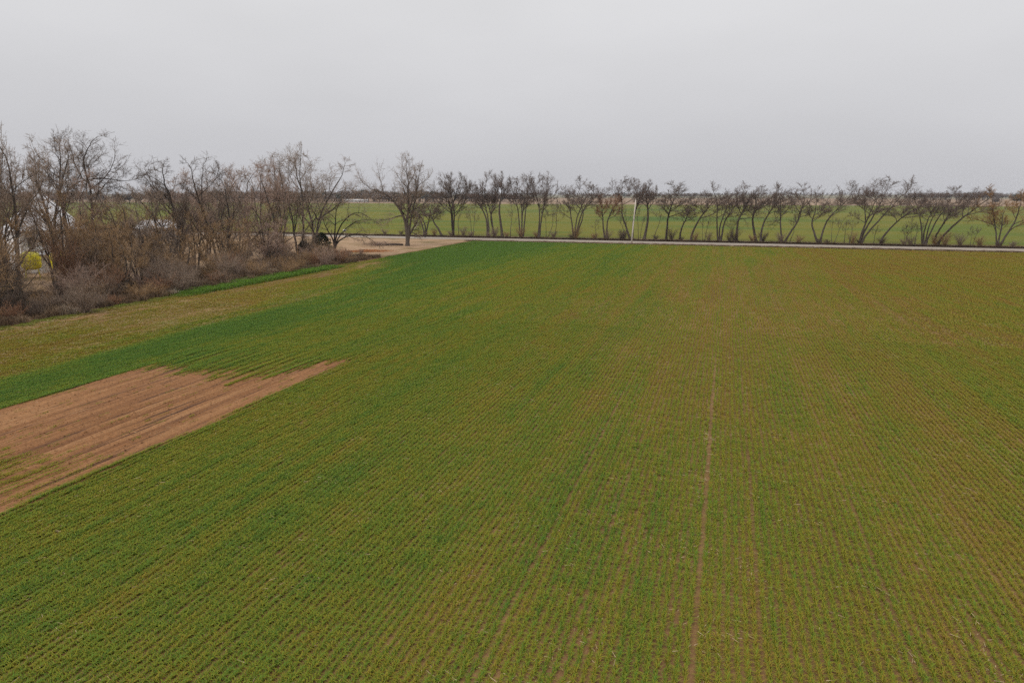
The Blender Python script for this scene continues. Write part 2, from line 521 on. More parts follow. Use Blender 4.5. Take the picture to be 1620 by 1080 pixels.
# pale straw left from the last crop
M['straw'] = twig_mat('straw', (.28, .19, .09), (.55, .43, .26))
straw_src = []
for k in range(4):
    V, F = [], []
    for j in range(7):
        L = rng.uniform(.05, .19); a = rng.normal(math.pi / 2, .9); c = np.array([rng.normal(0, .22), rng.normal(0, .3), .05])
        d = np.array([math.cos(a), math.sin(a), rng.normal(0, .12)]) * L / 2; w = np.array([-math.sin(a), math.cos(a), 0]) * .007; u = np.array([0, 0, .009])
        b = len(V)
        V += [c - d - w, c - d + w, c - d + u, c + d - w, c + d + w, c + d + u]
        F += [(b, b + 1, b + 4, b + 3), (b + 1, b + 2, b + 5, b + 4), (b + 2, b, b + 3, b + 5)]
    straw_src.append(source('straw_%d' % k, mesh_np('straw_%d' % k, V, F), M['straw']))
n = 24000
X = rng.uniform(-62, 60, n); Y = rng.uniform(5, 75, n)
c, g = field(X, Y); b = bare_patch(X, Y)
k = in_view(X, Y) & (rng.random(n) < np.clip(.22 + .9 * (.85 - c) * (1 - b) + .05 * sm(-10, 0, X) * sm(40, 20, Y), 0, 1) * (1 - .7 * b))
X, Y = X[k], Y[k]; n = len(X)
scatter('straw', np.stack([X, Y, np.full(n, .02)], 1), np.stack([np.zeros(n), np.zeros(n), rng.normal(0, .5, n)], 1), np.repeat(rng.uniform(.7, 1.4, n)[:, None], 3, 1), rng.integers(0, 4, n), rng.random(n), straw_src, 'pale bits of old straw lying between the wheat rows', 'straw')

# clods on the bare patch
clod_src = []
for k in range(3):
    ph = rng.uniform(.6, 1.25, 12)
    gr = (1 + 5 ** .5) / 2
    V = np.array([(-1, gr, 0), (1, gr, 0), (-1, -gr, 0), (1, -gr, 0), (0, -1, gr), (0, 1, gr), (0, -1, -gr), (0, 1, -gr), (gr, 0, -1), (gr, 0, 1), (-gr, 0, -1), (-gr, 0, 1)]) / 1.9 * ph[:, None]
    T = [(0, 11, 5), (0, 5, 1), (0, 1, 7), (0, 7, 10), (0, 10, 11), (1, 5, 9), (5, 11, 4), (11, 10, 2), (10, 7, 6), (7, 1, 8), (3, 9, 4), (3, 4, 2), (3, 2, 6), (3, 6, 8), (3, 8, 9), (4, 9, 5), (2, 4, 11), (6, 2, 10), (8, 6, 7), (9, 8, 1)]
    clod_src.append(source('clod_%d' % k, mesh_np('clod_%d' % k, V, None, T), M['tilled']))
n = 9000
X = rng.uniform(-39, -25, n); Y = rng.uniform(8, 45, n)
k = (bare_patch(X, Y) > .4) & in_view(X, Y); X, Y = X[k], Y[k]; n = len(X)
s = rng.lognormal(-3.9, .4, n)
scatter('soil_clods', np.stack([X, Y, .035 + furrow(X, Y)], 1), rng.uniform(0, 6, (n, 3)), np.stack([s, s, s * .7], 1), rng.integers(0, 3, n), rng.random(n), clod_src, 'small reddish clods scattered over the tilled bare patch', 'soil')

# lush grass and dead weeds along the foot of the tree belt
M['grass'] = plant_mat('verge_grass_blade', [(0, (.24, .18, .06)), (.35, (.18, .19, .03)), (.6, (.12, .19, .025)), (1, (.10, .20, .022))], .3)
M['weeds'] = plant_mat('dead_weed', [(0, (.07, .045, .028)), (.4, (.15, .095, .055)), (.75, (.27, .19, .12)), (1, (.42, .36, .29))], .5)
gsrc = []
for k in range(3):
    V, q, t = blades(rng, 130, 1.0, .32, .30, .014, .8)
    gsrc.append(source('grass_tuft_%d' % k, mesh_np('grass_tuft_%d' % k, V, q, t), M['grass']))
n = 5200
Y = rng.uniform(38, 108, n); X = rng.uniform(-67, -60.2, n)
lush = sm(64, 68, Y) * (1 - sm(98, 103, Y)) * sm(-60.2, -61.2, X) * sm(-66.5, -64.5, X)
edge = np.exp(-((X + 62.4 + .6 * (fbm(Y / 4, Y * 0, 81) - .5)) / .8) ** 2)
k = rng.random(n) < np.clip(lush * 1.3 + edge * .55, 0, 1); X, Y, lush = X[k], Y[k], lush[k]; n = len(X)
s = rng.uniform(.7, 1.3, n) * (.6 + .5 * lush)
scatter('grass', np.stack([X, Y, np.zeros(n)], 1), np.stack([np.zeros(n), np.zeros(n), rng.uniform(0, 6.3, n)], 1), np.stack([s, s, s * (.7 + .5 * lush)], 1), rng.integers(0, 3, n), np.clip(.32 + .55 * lush + rng.normal(0, .1, n), 0, 1), gsrc, 'bright green grass strip along the foot of the tree belt', 'grass')

wsrc = []
for k in range(4):
    V, q, t = blades(rng, 110, .8, .3, .62, .010, .55)
    wsrc.append(source('weed_tuft_%d' % k, mesh_np('weed_tuft_%d' % k, V, q, t), M['weeds']))
n = 3000
Y = rng.uniform(36, 118, n); X = rng.uniform(-80, -62.8, n)
k = rng.random(n) < .35 + .65 * np.exp(-((X + 65) / 3) ** 2); X, Y = X[k], Y[k]; n = len(X)
tint = np.clip(.3 + .5 * (fbm(X / 3, Y / 3, 85) - .3) + rng.normal(0, .12, n), 0, 1)
pale = np.exp(-((Y - 66.5) / 1.4) ** 2) + np.exp(-((Y - 53.0) / 1.0) ** 2)
tint = np.clip(tint + .6 * pale * (X > -65), 0, 1)
s = rng.uniform(.6, 1.5, n)
scatter('dead_weeds', np.stack([X, Y, np.zeros(n)], 1), np.stack([np.zeros(n), np.zeros(n), rng.uniform(0, 6.3, n)], 1), np.stack([s, s, s], 1), rng.integers(0, 4, n), tint, wsrc, 'dry brown weeds and dead grass under the tree belt', 'weeds')
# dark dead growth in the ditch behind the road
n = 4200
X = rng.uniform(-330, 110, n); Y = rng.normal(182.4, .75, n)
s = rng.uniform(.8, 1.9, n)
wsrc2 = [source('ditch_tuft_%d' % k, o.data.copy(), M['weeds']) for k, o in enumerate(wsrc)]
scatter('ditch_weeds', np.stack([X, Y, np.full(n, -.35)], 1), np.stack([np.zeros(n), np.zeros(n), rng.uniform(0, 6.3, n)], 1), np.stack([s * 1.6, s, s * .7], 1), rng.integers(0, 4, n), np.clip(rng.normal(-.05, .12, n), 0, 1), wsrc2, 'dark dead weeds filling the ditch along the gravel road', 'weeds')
# dry tufts on the verge this side of the road
n = 2200
X = rng.uniform(-64, 110, n); Y = 166.6 + np.abs(rng.normal(0, 1.3, n))
s = rng.uniform(.25, .55, n)
wsrc3 = [source('verge_tuft_%d' % k, o.data.copy(), M['weeds']) for k, o in enumerate(wsrc)]
scatter('verge_tufts', np.stack([X, Y, np.zeros(n)], 1), np.stack([np.zeros(n), np.zeros(n), rng.uniform(0, 6.3, n)], 1), np.stack([s * 3, s, s], 1), rng.integers(0, 4, n), np.clip(rng.normal(.55, .2, n), 0, 1), wsrc3, 'dry tan grass tufts between the wheat and the gravel road', 'grass')
ROW = [  # X, Y, height, crown reach left, crown reach right, crown base height, stems, lean, kind
    (-84.4, 186.0, 12.7, 5.9, 3.7, 5.1, 3, -0.10, 's'),
    (-78.4, 185.0, 10.6, 5.1, 1.1, 5.1, 1, -0.45, 's'),
    (-75.4, 186.0, 17.8, 5.5, 4.0, 6.4, 3, 0.00, 'd'),
    (-73.9, 187.0, 9.4, 1.7, 2.8, 5.1, 1, 0.02, 't'),
    (-69.4, 186.0, 9.4, 2.2, 2.2, 4.3, 2, 0.00, 't'),
    (-64.8, 186.0, 15.4, 5.8, 0.7, 7.1, 2, -0.35, 'm'),
    (-63.2, 187.0, 17.7, 4.9, 0.9, 9.8, 2, -0.15, 'm'),
    (-60.4, 186.0, 17.9, 2.9, 2.0, 10.7, 1, 0.00, 'm'),
    (-57.8, 185.0, 10.2, 1.6, 2.0, 4.5, 1, 0.00, 't'),
    (-54.8, 186.0, 17.1, 4.4, 4.3, 8.0, 4, 0.00, 'm'),
    (-49.8, 186.0, 17.2, 2.5, 4.8, 9.8, 2, 0.00, 'm'),
    (-47.7, 187.0, 10.2, 1.6, 2.7, 5.4, 2, 0.05, 't'),
    (-45.2, 185.0, 9.9, 1.4, 3.0, 4.6, 1, 0.20, 't'),
    (-39.6, 186.0, 15.8, 3.6, 7.3, 7.3, 4, 0.05, 'm'),
    (-33.4, 185.0, 5.6, 1.5, 1.2, 3.0, 1, -0.10, 't'),
    (-31.0, 186.0, 12.0, 2.4, 3.6, 5.6, 2, 0.02, 'r'),
    (-26.0, 187.0, 9.0, 3.1, 1.4, 3.9, 2, -0.20, 't'),
    (-24.2, 187.0, 16.2, 4.6, 3.9, 9.1, 2, -0.02, 'm'),
    (-22.0, 186.0, 9.1, 1.9, 2.2, 5.7, 2, 0.00, 't'),
    (-20.8, 187.0, 15.2, 1.9, 2.9, 9.1, 1, 0.03, 'm'),
    (-18.2, 185.0, 9.1, 0.8, 2.8, 5.8, 1, 0.20, 't'),
    (-14.9, 186.0, 15.0, 3.2, 7.0, 6.6, 1, 0.02, 'd'),
    (-11.5, 187.0, 9.1, 0.8, 5.5, 5.8, 1, 0.03, 's'),
    (-8.6, 186.0, 12.5, -0.2, 7.1, 7.5, 1, 0.30, 's'),
    (-5.3, 185.0, 7.2, 1.3, 2.1, 4.3, 2, 0.00, 't'),
    (-1.4, 186.0, 14.7, 2.8, 5.6, 8.4, 3, 0.08, 'm'),
    (1.1, 187.0, 7.1, 1.3, 2.0, 3.8, 3, 0.05, 't'),
    (2.9, 186.0, 13.3, 1.0, 4.9, 6.8, 1, 0.30, 'm'),
    (7.6, 187.0, 13.9, 3.6, 3.4, 7.6, 1, -0.12, 'm'),
    (8.6, 185.0, 12.6, 0.8, 5.3, 7.7, 1, 0.42, 'm'),
    (14.0, 186.0, 14.7, 2.7, 6.1, 6.9, 2, 0.03, 'm'),
    (15.6, 187.0, 6.9, 1.4, 2.1, 4.0, 1, 0.10, 't'),
    (22.4, 186.0, 14.7, 3.3, 8.3, 7.3, 2, 0.08, 'm'),
    (25.3, 185.0, 7.3, 1.4, 2.6, 4.7, 2, 0.08, 't'),
    (28.1, 187.0, 5.7, 0.8, 0.9, 3.5, 1, 0.00, 't'),
    (29.0, 185.0, 6.3, 0.9, 1.4, 3.9, 1, 0.05, 't'),
    (31.5, 186.0, 15.7, 2.5, 9.6, 7.8, 4, 0.20, 'm'),
    (34.8, 187.0, 4.7, 1.2, 1.2, 2.7, 1, 0.05, 't'),
    (36.0, 186.0, 10.5, 0.9, 8.9, 6.3, 1, 0.35, 's'),
    (41.6, 187.0, 5.3, 1.2, 1.8, 2.5, 3, 0.00, 't'),
    (43.1, 185.0, 6.4, 1.8, 1.5, 3.4, 3, 0.00, 't'),
    (45.5, 186.0, 13.5, 3.3, 6.5, 7.2, 4, 0.12, 'm'),
    (48.1, 187.0, 13.2, 0.9, 9.7, 7.2, 2, 0.35, 'm'),
    (55.3, 186.0, 4.6, 1.0, 1.3, 2.8, 2, 0.10, 't'),
    (60.6, 186.0, 13.2, 5.2, 5.6, 4.6, 3, 0.02, 'o'),
]
BELT = [  # X, Y, height, reach left, reach right, crown base, stems, lean, kind
    (-80.2, 53.2, 19.3, 5.4, 5.2, 7.1, 2, 0.00, 'g'),
    (-75.9, 56.4, 19.4, 4.1, 3.4, 8.4, 2, 0.00, 'g'),
    (-83.0, 67.4, 19.0, 2.6, 3.6, 9.5, 2, 0.05, 'g'),
    (-107.6, 94.4, 22.8, 1.4, 5.6, 14.7, 1, 0.00, 'k'),
    (-76.7, 74.4, 13.2, 4.2, 3.5, 4.1, 4, 0.00, 'g'),
    (-78.2, 80.8, 12.8, 2.6, 3.4, 4.5, 2, 0.00, 'k'),
    (-79.5, 85.5, 17.2, 4.9, 1.6, 6.0, 1, -0.05, 'k'),
    (-78.2, 92.5, 17.7, 4.8, 3.5, 6.2, 2, -0.05, 'k'),
    (-88.7, 113.4, 17.8, 4.2, 4.7, 5.6, 3, 0.00, 'p'),
    (-99.8, 114.5, 16.4, 4.1, 5.4, 5.4, 3, 0.00, 'p'),
    (-75.6, 104.3, 17.5, 3.3, 3.5, 5.6, 3, 0.00, 'p'),
    (-74.3, 108.4, 20.2, 4.2, 3.2, 8.3, 2, 0.00, 'g'),
    (-74.3, 113.7, 20.2, 5.4, 7.5, 7.0, 2, 0.02, 'g'),
    (-78.5, 71.7, 10.7, 3.6, 3.1, 3.4, 3, 0.00, 'b'),
    (-83.5, 57.0, 13.5, 3.1, 3.4, 5.2, 3, 0.00, 'b'),
    (-75.1, 60.7, 12.4, 2.5, 3.0, 4.5, 3, 0.00, 'b'),
    (-75.8, 64.9, 9.6, 2.4, 3.2, 3.3, 3, 0.00, 'b'),
    (-78.6, 79.0, 9.6, 2.8, 2.7, 2.8, 3, 0.00, 'b'),
    (-77.7, 86.0, 9.9, 2.4, 2.9, 3.1, 3, 0.00, 'b'),
    (-78.7, 97.6, 10.8, 3.2, 3.8, 3.8, 3, 0.00, 'p'),
    (-75.4, 100.9, 10.2, 2.7, 2.7, 3.6, 3, 0.00, 'b'),
]
# ------------------------------------------------------------------ trees
def norm(v):
    return v / np.maximum(np.linalg.norm(v, axis=-1, keepdims=True), 1e-9)

REF = norm(np.array([.83, .52, .2]))
def frames(d):
    u = np.cross(d, REF); bad = np.linalg.norm(u, axis=1) < .15
    u[bad] = np.cross(d[bad], [0, 1, 0.3]); u = norm(u)
    return u, np.cross(d, u)

def rings(P, r, d, k):
    u, v = frames(d)
    a = np.arange(k) * 2 * math.pi / k
    return P[:, None] + r[:, None, None] * (np.cos(a)[None, :, None] * u[:, None] + np.sin(a)[None, :, None] * v[:, None])

def edge_tubes(P, par, r, main, d, dd, sel, k):
    e = np.where(sel)[0]
    if len(e) == 0: return np.zeros((0, 3)), np.zeros((0, 4), int)
    ismain = main[par[e]] == e
    top = rings(P[e], r[e], dd[e], k)
    bot_r = np.where(ismain, r[par[e]], r[e] * 1.12)
    bot_d = np.where(ismain[:, None], dd[par[e]], d[e])
    bot = rings(P[par[e]], bot_r, bot_d, k)
    V = np.concatenate([bot, top], 1).reshape(-1, 3)
    b = (np.arange(len(e)) * 2 * k)[:, None]; j = np.arange(k)[None]; j1 = (j + 1) % k
    Q = np.stack([b + j, b + j1, b + k + j1, b + k + j], 2).reshape(-1, 4)
    return V, Q

def spikes(p0, p1, p2, r):
    """bent three-sided twigs tapering to a point"""
    n = len(p0)
    a = rings(p0, r, norm(p1 - p0), 3); b = rings(p1, r * .7, norm(p2 - p0), 3)
    V = np.concatenate([a, b, p2[:, None]], 1).reshape(-1, 3)
    s = np.arange(n)[:, None] * 7; j = np.arange(3)[None]; j1 = (j + 1) % 3
    Q = np.stack([s + j, s + j1, s + 3 + j1, s + 3 + j], 2).reshape(-1, 4)
    T = np.stack([s + 3 + j, s + 3 + j1, s + 6 + 0 * j], 2).reshape(-1, 3)
    return V, Q, T

def cones(p0, p1, r):
    n = len(p0)
    a = rings(p0, r, norm(p1 - p0), 3)
    V = np.concatenate([a, p1[:, None]], 1).reshape(-1, 3)
    s = np.arange(n)[:, None] * 4; j = np.arange(3)[None]; j1 = (j + 1) % 3
    return V, np.stack([s + j, s + j1, s + 3 + 0 * j], 2).reshape(-1, 3)

class Acc:
    def __init__(s): s.V = []; s.Q = []; s.T = []; s.n = 0
    def add(s, V, Q=None, T=None):
        if len(V) == 0: return
        s.V.append(V)
        if Q is not None and len(Q): s.Q.append(np.asarray(Q) + s.n)
        if T is not None and len(T): s.T.append(np.asarray(T) + s.n)
        s.n += len(V)
    def mesh(s, name, smooth=False):
        return mesh_np(name, np.concatenate(s.V), np.concatenate(s.Q) if s.Q else None, np.concatenate(s.T) if s.T else None, smooth)

def add_twigs(acc, P, d, idx, rng, per, tl, rad, up=.35, lean=0.0, sub=2, spread=.75):
    i = np.repeat(idx, per); n = len(i)
    if n == 0: return
    L = (tl * rng.uniform(.45, 1.35, n))[:, None]
    dr = norm(d[i] * .75 + rng.normal(0, spread * .58, (n, 3)) + np.array([lean, 0, up]))
    p0 = P[i] - d[i] * rng.uniform(0, .35, n)[:, None]
    p1 = p0 + dr * L * .5
    d2 = norm(dr + rng.normal(0, .22, (n, 3)) + np.array([lean * .6, 0, up * .5]))
    p2 = p1 + d2 * L * .5
    V, Q, T = spikes(p0, p1, p2, rad * rng.uniform(.75, 1.25, n)); acc.add(V, Q, T)
    if sub:
        m = n * sub; k = np.repeat(np.arange(n), sub)
        f = rng.uniform(.15, .95, m)[:, None]
        s0 = np.where(f < .5, p0[k] + (p1 - p0)[k] * f * 2, p1[k] + (p2 - p1)[k] * (f - .5) * 2)
        sd = norm(dr[k] * .6 + rng.normal(0, .6, (m, 3)) + np.array([lean, 0, up]))
        s1 = s0 + sd * L[k] * rng.uniform(.3, .7, m)[:, None]
        V, T = cones(s0, s1, np.full(m, rad * .62)); acc.add(V, None, T)

M['bark'] = bark_mat('grey_bark', (.045, .034, .027), (.125, .100, .082))
M['bark_dark'] = bark_mat('dark_bark', (.022, .017, .015), (.065, .050, .042))
M['bark_pale'] = bark_mat('pale_bark', (.085, .066, .052), (.20, .165, .135))
M['twig_grey'] = twig_mat('twig_grey', (0.134, 0.094, 0.066), (0.305, 0.222, 0.165))
M['twig_pink'] = twig_mat('twig_pink', (0.195, 0.126, 0.092), (0.378, 0.263, 0.204))
M['twig_dark'] = twig_mat('twig_dark', (0.061, 0.043, 0.032), (0.152, 0.108, 0.081))
M['twig_brown'] = twig_mat('twig_brown', (0.171, 0.103, 0.051), (0.354, 0.222, 0.116))
M['twig_row'] = twig_mat('twig_row', (.070, .048, .038), (.165, .118, .096))
M['twig_red'] = twig_mat('twig_red', (0.152, 0.077, 0.044), (0.305, 0.164, 0.094))
M['twig_orange'] = twig_mat('twig_orange', (0.159, 0.084, 0.037), (0.305, 0.175, 0.077))

def ptube(P, r, k):
    """tubes along many polylines at once: P (n, m, 3), r (n, m)"""
    n, m = r.shape
    d = np.empty_like(P)
    d[:, 1:-1] = P[:, 2:] - P[:, :-2]; d[:, 0] = P[:, 1] - P[:, 0]; d[:, -1] = P[:, -1] - P[:, -2]
    V = rings(P.reshape(-1, 3), r.ravel(), norm(d.reshape(-1, 3)), k).reshape(-1, 3)
    i = np.arange(n)[:, None, None] * m * k + np.arange(m - 1)[None, :, None] * k
    j = np.arange(k)[None, None]; j1 = (j + 1) % k
    Q = np.stack([i + j, i + j1, i + k + j1, i + k + j], 3).reshape(-1, 4)
    return V, Q

def sub_branches(P, r, L, rng, per, t0, t1, ang, ratio, up, wander, K, bias=(0, 0, 0), rr=.62, tip=True, lenfall=.45, taper=.3):
    """side branches on every polyline: start along it, turn off by ang degrees, bend with up and bias"""
    n, m = r.shape
    i = np.repeat(np.arange(n), per); N = len(i)
    q = np.tile(np.arange(per), n)
    t = t0 + (t1 - t0) * (q + rng.random(N)) / per
    if tip: t = np.where(q == per - 1, 1.0, t)
    f = t * (m - 1); a = np.minimum(f.astype(int), m - 2); f = (f - a)[:, None]
    p0 = P[i, a] * (1 - f) + P[i, a + 1] * f
    d = norm(P[i, a + 1] - P[i, a])
    u, v = frames(d)
    az = q * 2.4 + rng.uniform(0, 6.283, n)[i] + rng.normal(0, .5, N)
    th = np.radians(ang * rng.uniform(.6, 1.4, N)); 
    if tip: th = np.where(q == per - 1, th * .35, th)
    dr = d * np.cos(th)[:, None] + (u * np.cos(az)[:, None] + v * np.sin(az)[:, None]) * np.sin(th)[:, None]
    LL = L[i] * ratio * (1 - lenfall * t) * rng.uniform(.6, 1.3, N)
    r0 = (r[i, a] * (1 - f[:, 0]) + r[i, a + 1] * f[:, 0]) * np.where((q == per - 1) & tip, .9, rr)
    out = np.empty((N, K + 1, 3)); out[:, 0] = p0
    b = np.array(bias, float) + np.array([0, 0, up])
    for k in range(K):
        dr = norm(dr + b / K + rng.normal(0, wander, (N, 3)))
        out[:, k + 1] = out[:, k] + dr * (LL / K)[:, None]
    rad = r0[:, None] * np.linspace(1, taper, K + 1)[None]
    return out, rad, LL

def build_tree(name, loc, rz, stems, seed, h, r_base, mats, n1=7, n2=6, n3=5, n4=4, sub=0, fit=None, ang=(42, 40, 42, 45), ratio=(.55, .5, .48, .5), up=(.35, .3, .25, .2), t0=.4, bias=(0, 0, 0), wander=.11, twig=.011, rmin=.013, stem_tip=.35, cbase=None):
    rg = np.random.default_rng(seed)
    K0 = 12
    S = []
    for s in stems:
        s = np.array(s, float); seg = np.linalg.norm(np.diff(s, axis=0), axis=1); c = np.concatenate([[0], np.cumsum(seg)])
        tt = np.linspace(0, c[-1], K0 + 1)
        q = np.stack([np.interp(tt, c, s[:, i]) for i in range(3)], 1)
        for _ in range(2): q[1:-1] = .5 * q[1:-1] + .25 * (q[2:] + q[:-2])
        w = np.cumsum(rg.normal(0, .014 * c[-1] / K0 * 3, (K0, 3)), 0); q[1:] += w * np.array([1, 1, .2]); S.append(q)
    S = np.array(S); L0 = np.linalg.norm(np.diff(S, axis=1), axis=2).sum(1)
    share = 1 / max(1, len(stems)) ** .4
    R0 = r_base * share * np.linspace(1, stem_tip, K0 + 1)[None] * rg.uniform(.8, 1.1, (len(S), 1))
    R0 = R0 * (1 + .5 * np.exp(-np.maximum(S[:, :, 2], 0) / .4))
    B1 = sub_branches(S, R0, L0, rg, n1, t0, 1, ang[0], ratio[0], up[0], wander, 7, bias, .6)
    B2 = sub_branches(*B1, rg, n2, .22, 1, ang[1], ratio[1], up[1], wander * 1.2, 5, bias, .6, lenfall=.4)
    B3 = sub_branches(*B2, rg, n3, .15, 1, ang[2], ratio[2], up[2], wander * 1.4, 2, bias, .6, lenfall=.35)
    B4 = sub_branches(*B3, rg, n4, .1, 1, ang[3], ratio[3], up[3], wander * 1.5, 2, bias, .7, lenfall=.3)
    lv = [S, B1[0], B2[0], B3[0], B4[0]]
    if fit:                                   # stretch the grown tree to the size of the one that stands there
        rl, rr_, top = fit
        E = np.concatenate([x.reshape(-1, 3) for x in lv[3:]])
        ox = np.quantile(E[:, 0], .05); oxr = np.quantile(E[:, 0], .95); oz = np.quantile(E[:, 2], .975)
        cx = .0
        sl = np.clip(rl / max(-ox, .3), .45, 2.0); sr = np.clip(rr_ / max(oxr, .3), .45, 2.0); sy = (sl + sr) / 2
        for x in lv:
            x[..., 0] = np.where(x[..., 0] < 0, x[..., 0] * sl, x[..., 0] * sr); x[..., 1] *= sy
            x[..., 2] *= np.where(x[..., 2] > 0, top / oz, 1)
        if cbase is not None:                 # tops weather to one rounded outline
            a_, c_ = (rl + rr_) / 2 * 1.04, (top - cbase) / 2 * 1.03
            for x in lv:
                e = np.stack([(x[..., 0] - (rr_ - rl) / 2) / a_, x[..., 1] / a_, (x[..., 2] - (top + cbase) / 2) / c_], -1)
                dn = np.linalg.norm(e, axis=-1); w = sm(cbase * .75, cbase * 1.25, x[..., 2])
                f = np.where(dn > .9, (.9 + .62 * (dn - .9)) / np.maximum(dn, .1), 1)
                f = 1 + (f - 1) * w
                x[..., 0] = (rr_ - rl) / 2 + (x[..., 0] - (rr_ - rl) / 2) * f; x[..., 1] *= f
                x[..., 2] = (top + cbase) / 2 + (x[..., 2] - (top + cbase) / 2) * f
    root = empty(name, loc, rz)
    a = Acc()
    V, Q = ptube(S, R0, 8); a.add(V, Q)
    V, Q = ptube(B1[0], np.maximum(B1[1], rmin), 6); a.add(V, Q)
    link('trunk', a.mesh('trunk', True), mats[0], root)
    c = Acc()
    V, Q = ptube(B2[0], np.maximum(B2[1], rmin), 4); c.add(V, Q)
    V, T = cones(B3[0][:, 0], B3[0][:, 2], np.maximum(B3[1][:, 0], rmin * 1.1)); c.add(V, None, T)
    T4 = B4[0]
    V, T = cones(T4[:, 0], T4[:, 2], twig * 1.1 * rg.uniform(.75, 1.25, len(T4))); c.add(V, None, T)
    if sub:
        m = len(T4) * sub; k = np.repeat(np.arange(len(T4)), sub); f = rg.uniform(.1, .95, m)[:, None]
        s0 = np.where(f < .5, T4[k, 0] + (T4[k, 1] - T4[k, 0]) * f * 2, T4[k, 1] + (T4[k, 2] - T4[k, 1]) * (f - .5) * 2)
        dr = norm(norm(T4[k, 2] - T4[k, 0]) + rg.normal(0, .5, (m, 3)) + np.array([bias[0], 0, .15]))
        V, T = cones(s0, s0 + dr * (B4[2][k] * rg.uniform(.3, .8, m))[:, None], np.full(m, twig * .7)); c.add(V, None, T)
    link('crown', c.mesh('crown'), mats[1], root)
    return root

def auto_stems(rng, ns, lean, h, cb, rl, rr):
    st = []
    off = (rr - rl) / 2
    for i in range(ns):
        f = 0 if ns == 1 else (i / (ns - 1) - .5) * 2
        hh = h * (.66 if ns == 1 else rng.uniform(.50, .66))
        tx = f * (rl + rr) * .19 + lean * hh * .42 + off * .35
        ty = rng.normal(0, .10) * (rl + rr)
        bow = rng.normal(0, .035) * h
        st.append([(f * .12, 0, -.25), (f * .2 + tx * .12 + bow * .5, ty * .1, hh * .25), (tx * .45 + bow, ty * .4, hh * .55), (tx, ty, hh)])
    return st

ORD = ['first', 'second', 'third', 'fourth', 'fifth', 'sixth', 'seventh', 'eighth', 'ninth', 'tenth', 'eleventh', 'twelfth', 'thirteenth', 'fourteenth', 'fifteenth', 'sixteenth', 'seventeenth', 'eighteenth', 'nineteenth', 'twentieth']
POLE_X = -22.9
rank = {}
for small in (True, False):
    for side in (True, False):
        ids = [i for i, t in enumerate(ROW) if (t[8] == 't') == small and (t[0] < POLE_X) == side]
        ids.sort(key=lambda i: abs(ROW[i][0] - POLE_X))
        for q, i in enumerate(ids): rank[i] = (q, side)

ROWMAT = {'m': ('bark', 'twig_row'), 'd': ('bark_dark', 'twig_dark'), 's': ('bark', 'twig_row'), 't': ('bark', 'twig_row'), 'r': ('bark', 'twig_red'), 'o': ('bark', 'twig_orange')}
for i, (x, y, h, rl, rr, cb, ns, lean, kind) in enumerate(ROW):
    rg = np.random.default_rng(100 + i)
    small = kind == 't'
    stems = auto_stems(rg, ns, lean, h, cb, rl, rr)
    pm, tm = ROWMAT[kind]
    sw = float(.09 * sm(-30, 30, x)) + .04 * (lean > .2)          # the wind has combed the trees past the pole
    t0 = float(np.clip(cb / h * .9 / .66 * rg.uniform(.7, 1.0), .2, .68))
    n1, n2, n3, n4 = {'m': (7, 7, 6, 5), 'd': (10, 7, 6, 5), 's': (6, 7, 6, 5), 't': (5, 4, 4, 3), 'r': (7, 7, 6, 5), 'o': (8, 7, 6, 5)}[kind]
    if ns > 2: n1 = max(4, n1 - 2)
    if ns == 1 and not small: n1 += 2
    o = build_tree('bare_sapling' if small else 'bare_tree', (x, y, -.05), 0, stems, 500 + i, h, (.14 + .013 * h) * (.45 if small else 1.15), (M[pm], M[tm]), n1, n2, n3, n4, sub=1 if small else 2, cbase=cb,
                   fit=(max(rl, .6) * 1.12, max(rr, .6) * 1.12, h), t0=t0, bias=(sw, 0, 0), twig=.023 if not small else .018, rmin=.028 if not small else .014, up=(.45, .4, .35, .3) if kind != 'd' else (.3, .35, .35, .35), wander=.12, ratio=(.58, .58, .60, .72), ang=(46, 42, 42, 42))
    q, side = rank[i]
    way = 'towards the farmyard' if side else 'away from the farmyard'
    look = {'m': 'bare roadside tree', 'd': 'dense dark bare roadside tree', 's': 'low spreading bare roadside tree', 't': 'thin bare sapling', 'r': 'reddish-twigged bare tree', 'o': 'orange-brown bushy bare tree'}[kind]
    if kind in 'ms':
        if lean > .15 or lean < -.15: look = 'leaning ' + look
        elif ns >= 3: look = 'many-stemmed ' + look
    tag(o, '%s, %s %s from the pale pole %s' % (look, ORD[q], 'sapling' if small else 'tree', way), 'sapling' if small else 'tree', 'saplings along the gravel road' if small else 'bare trees along the gravel road')

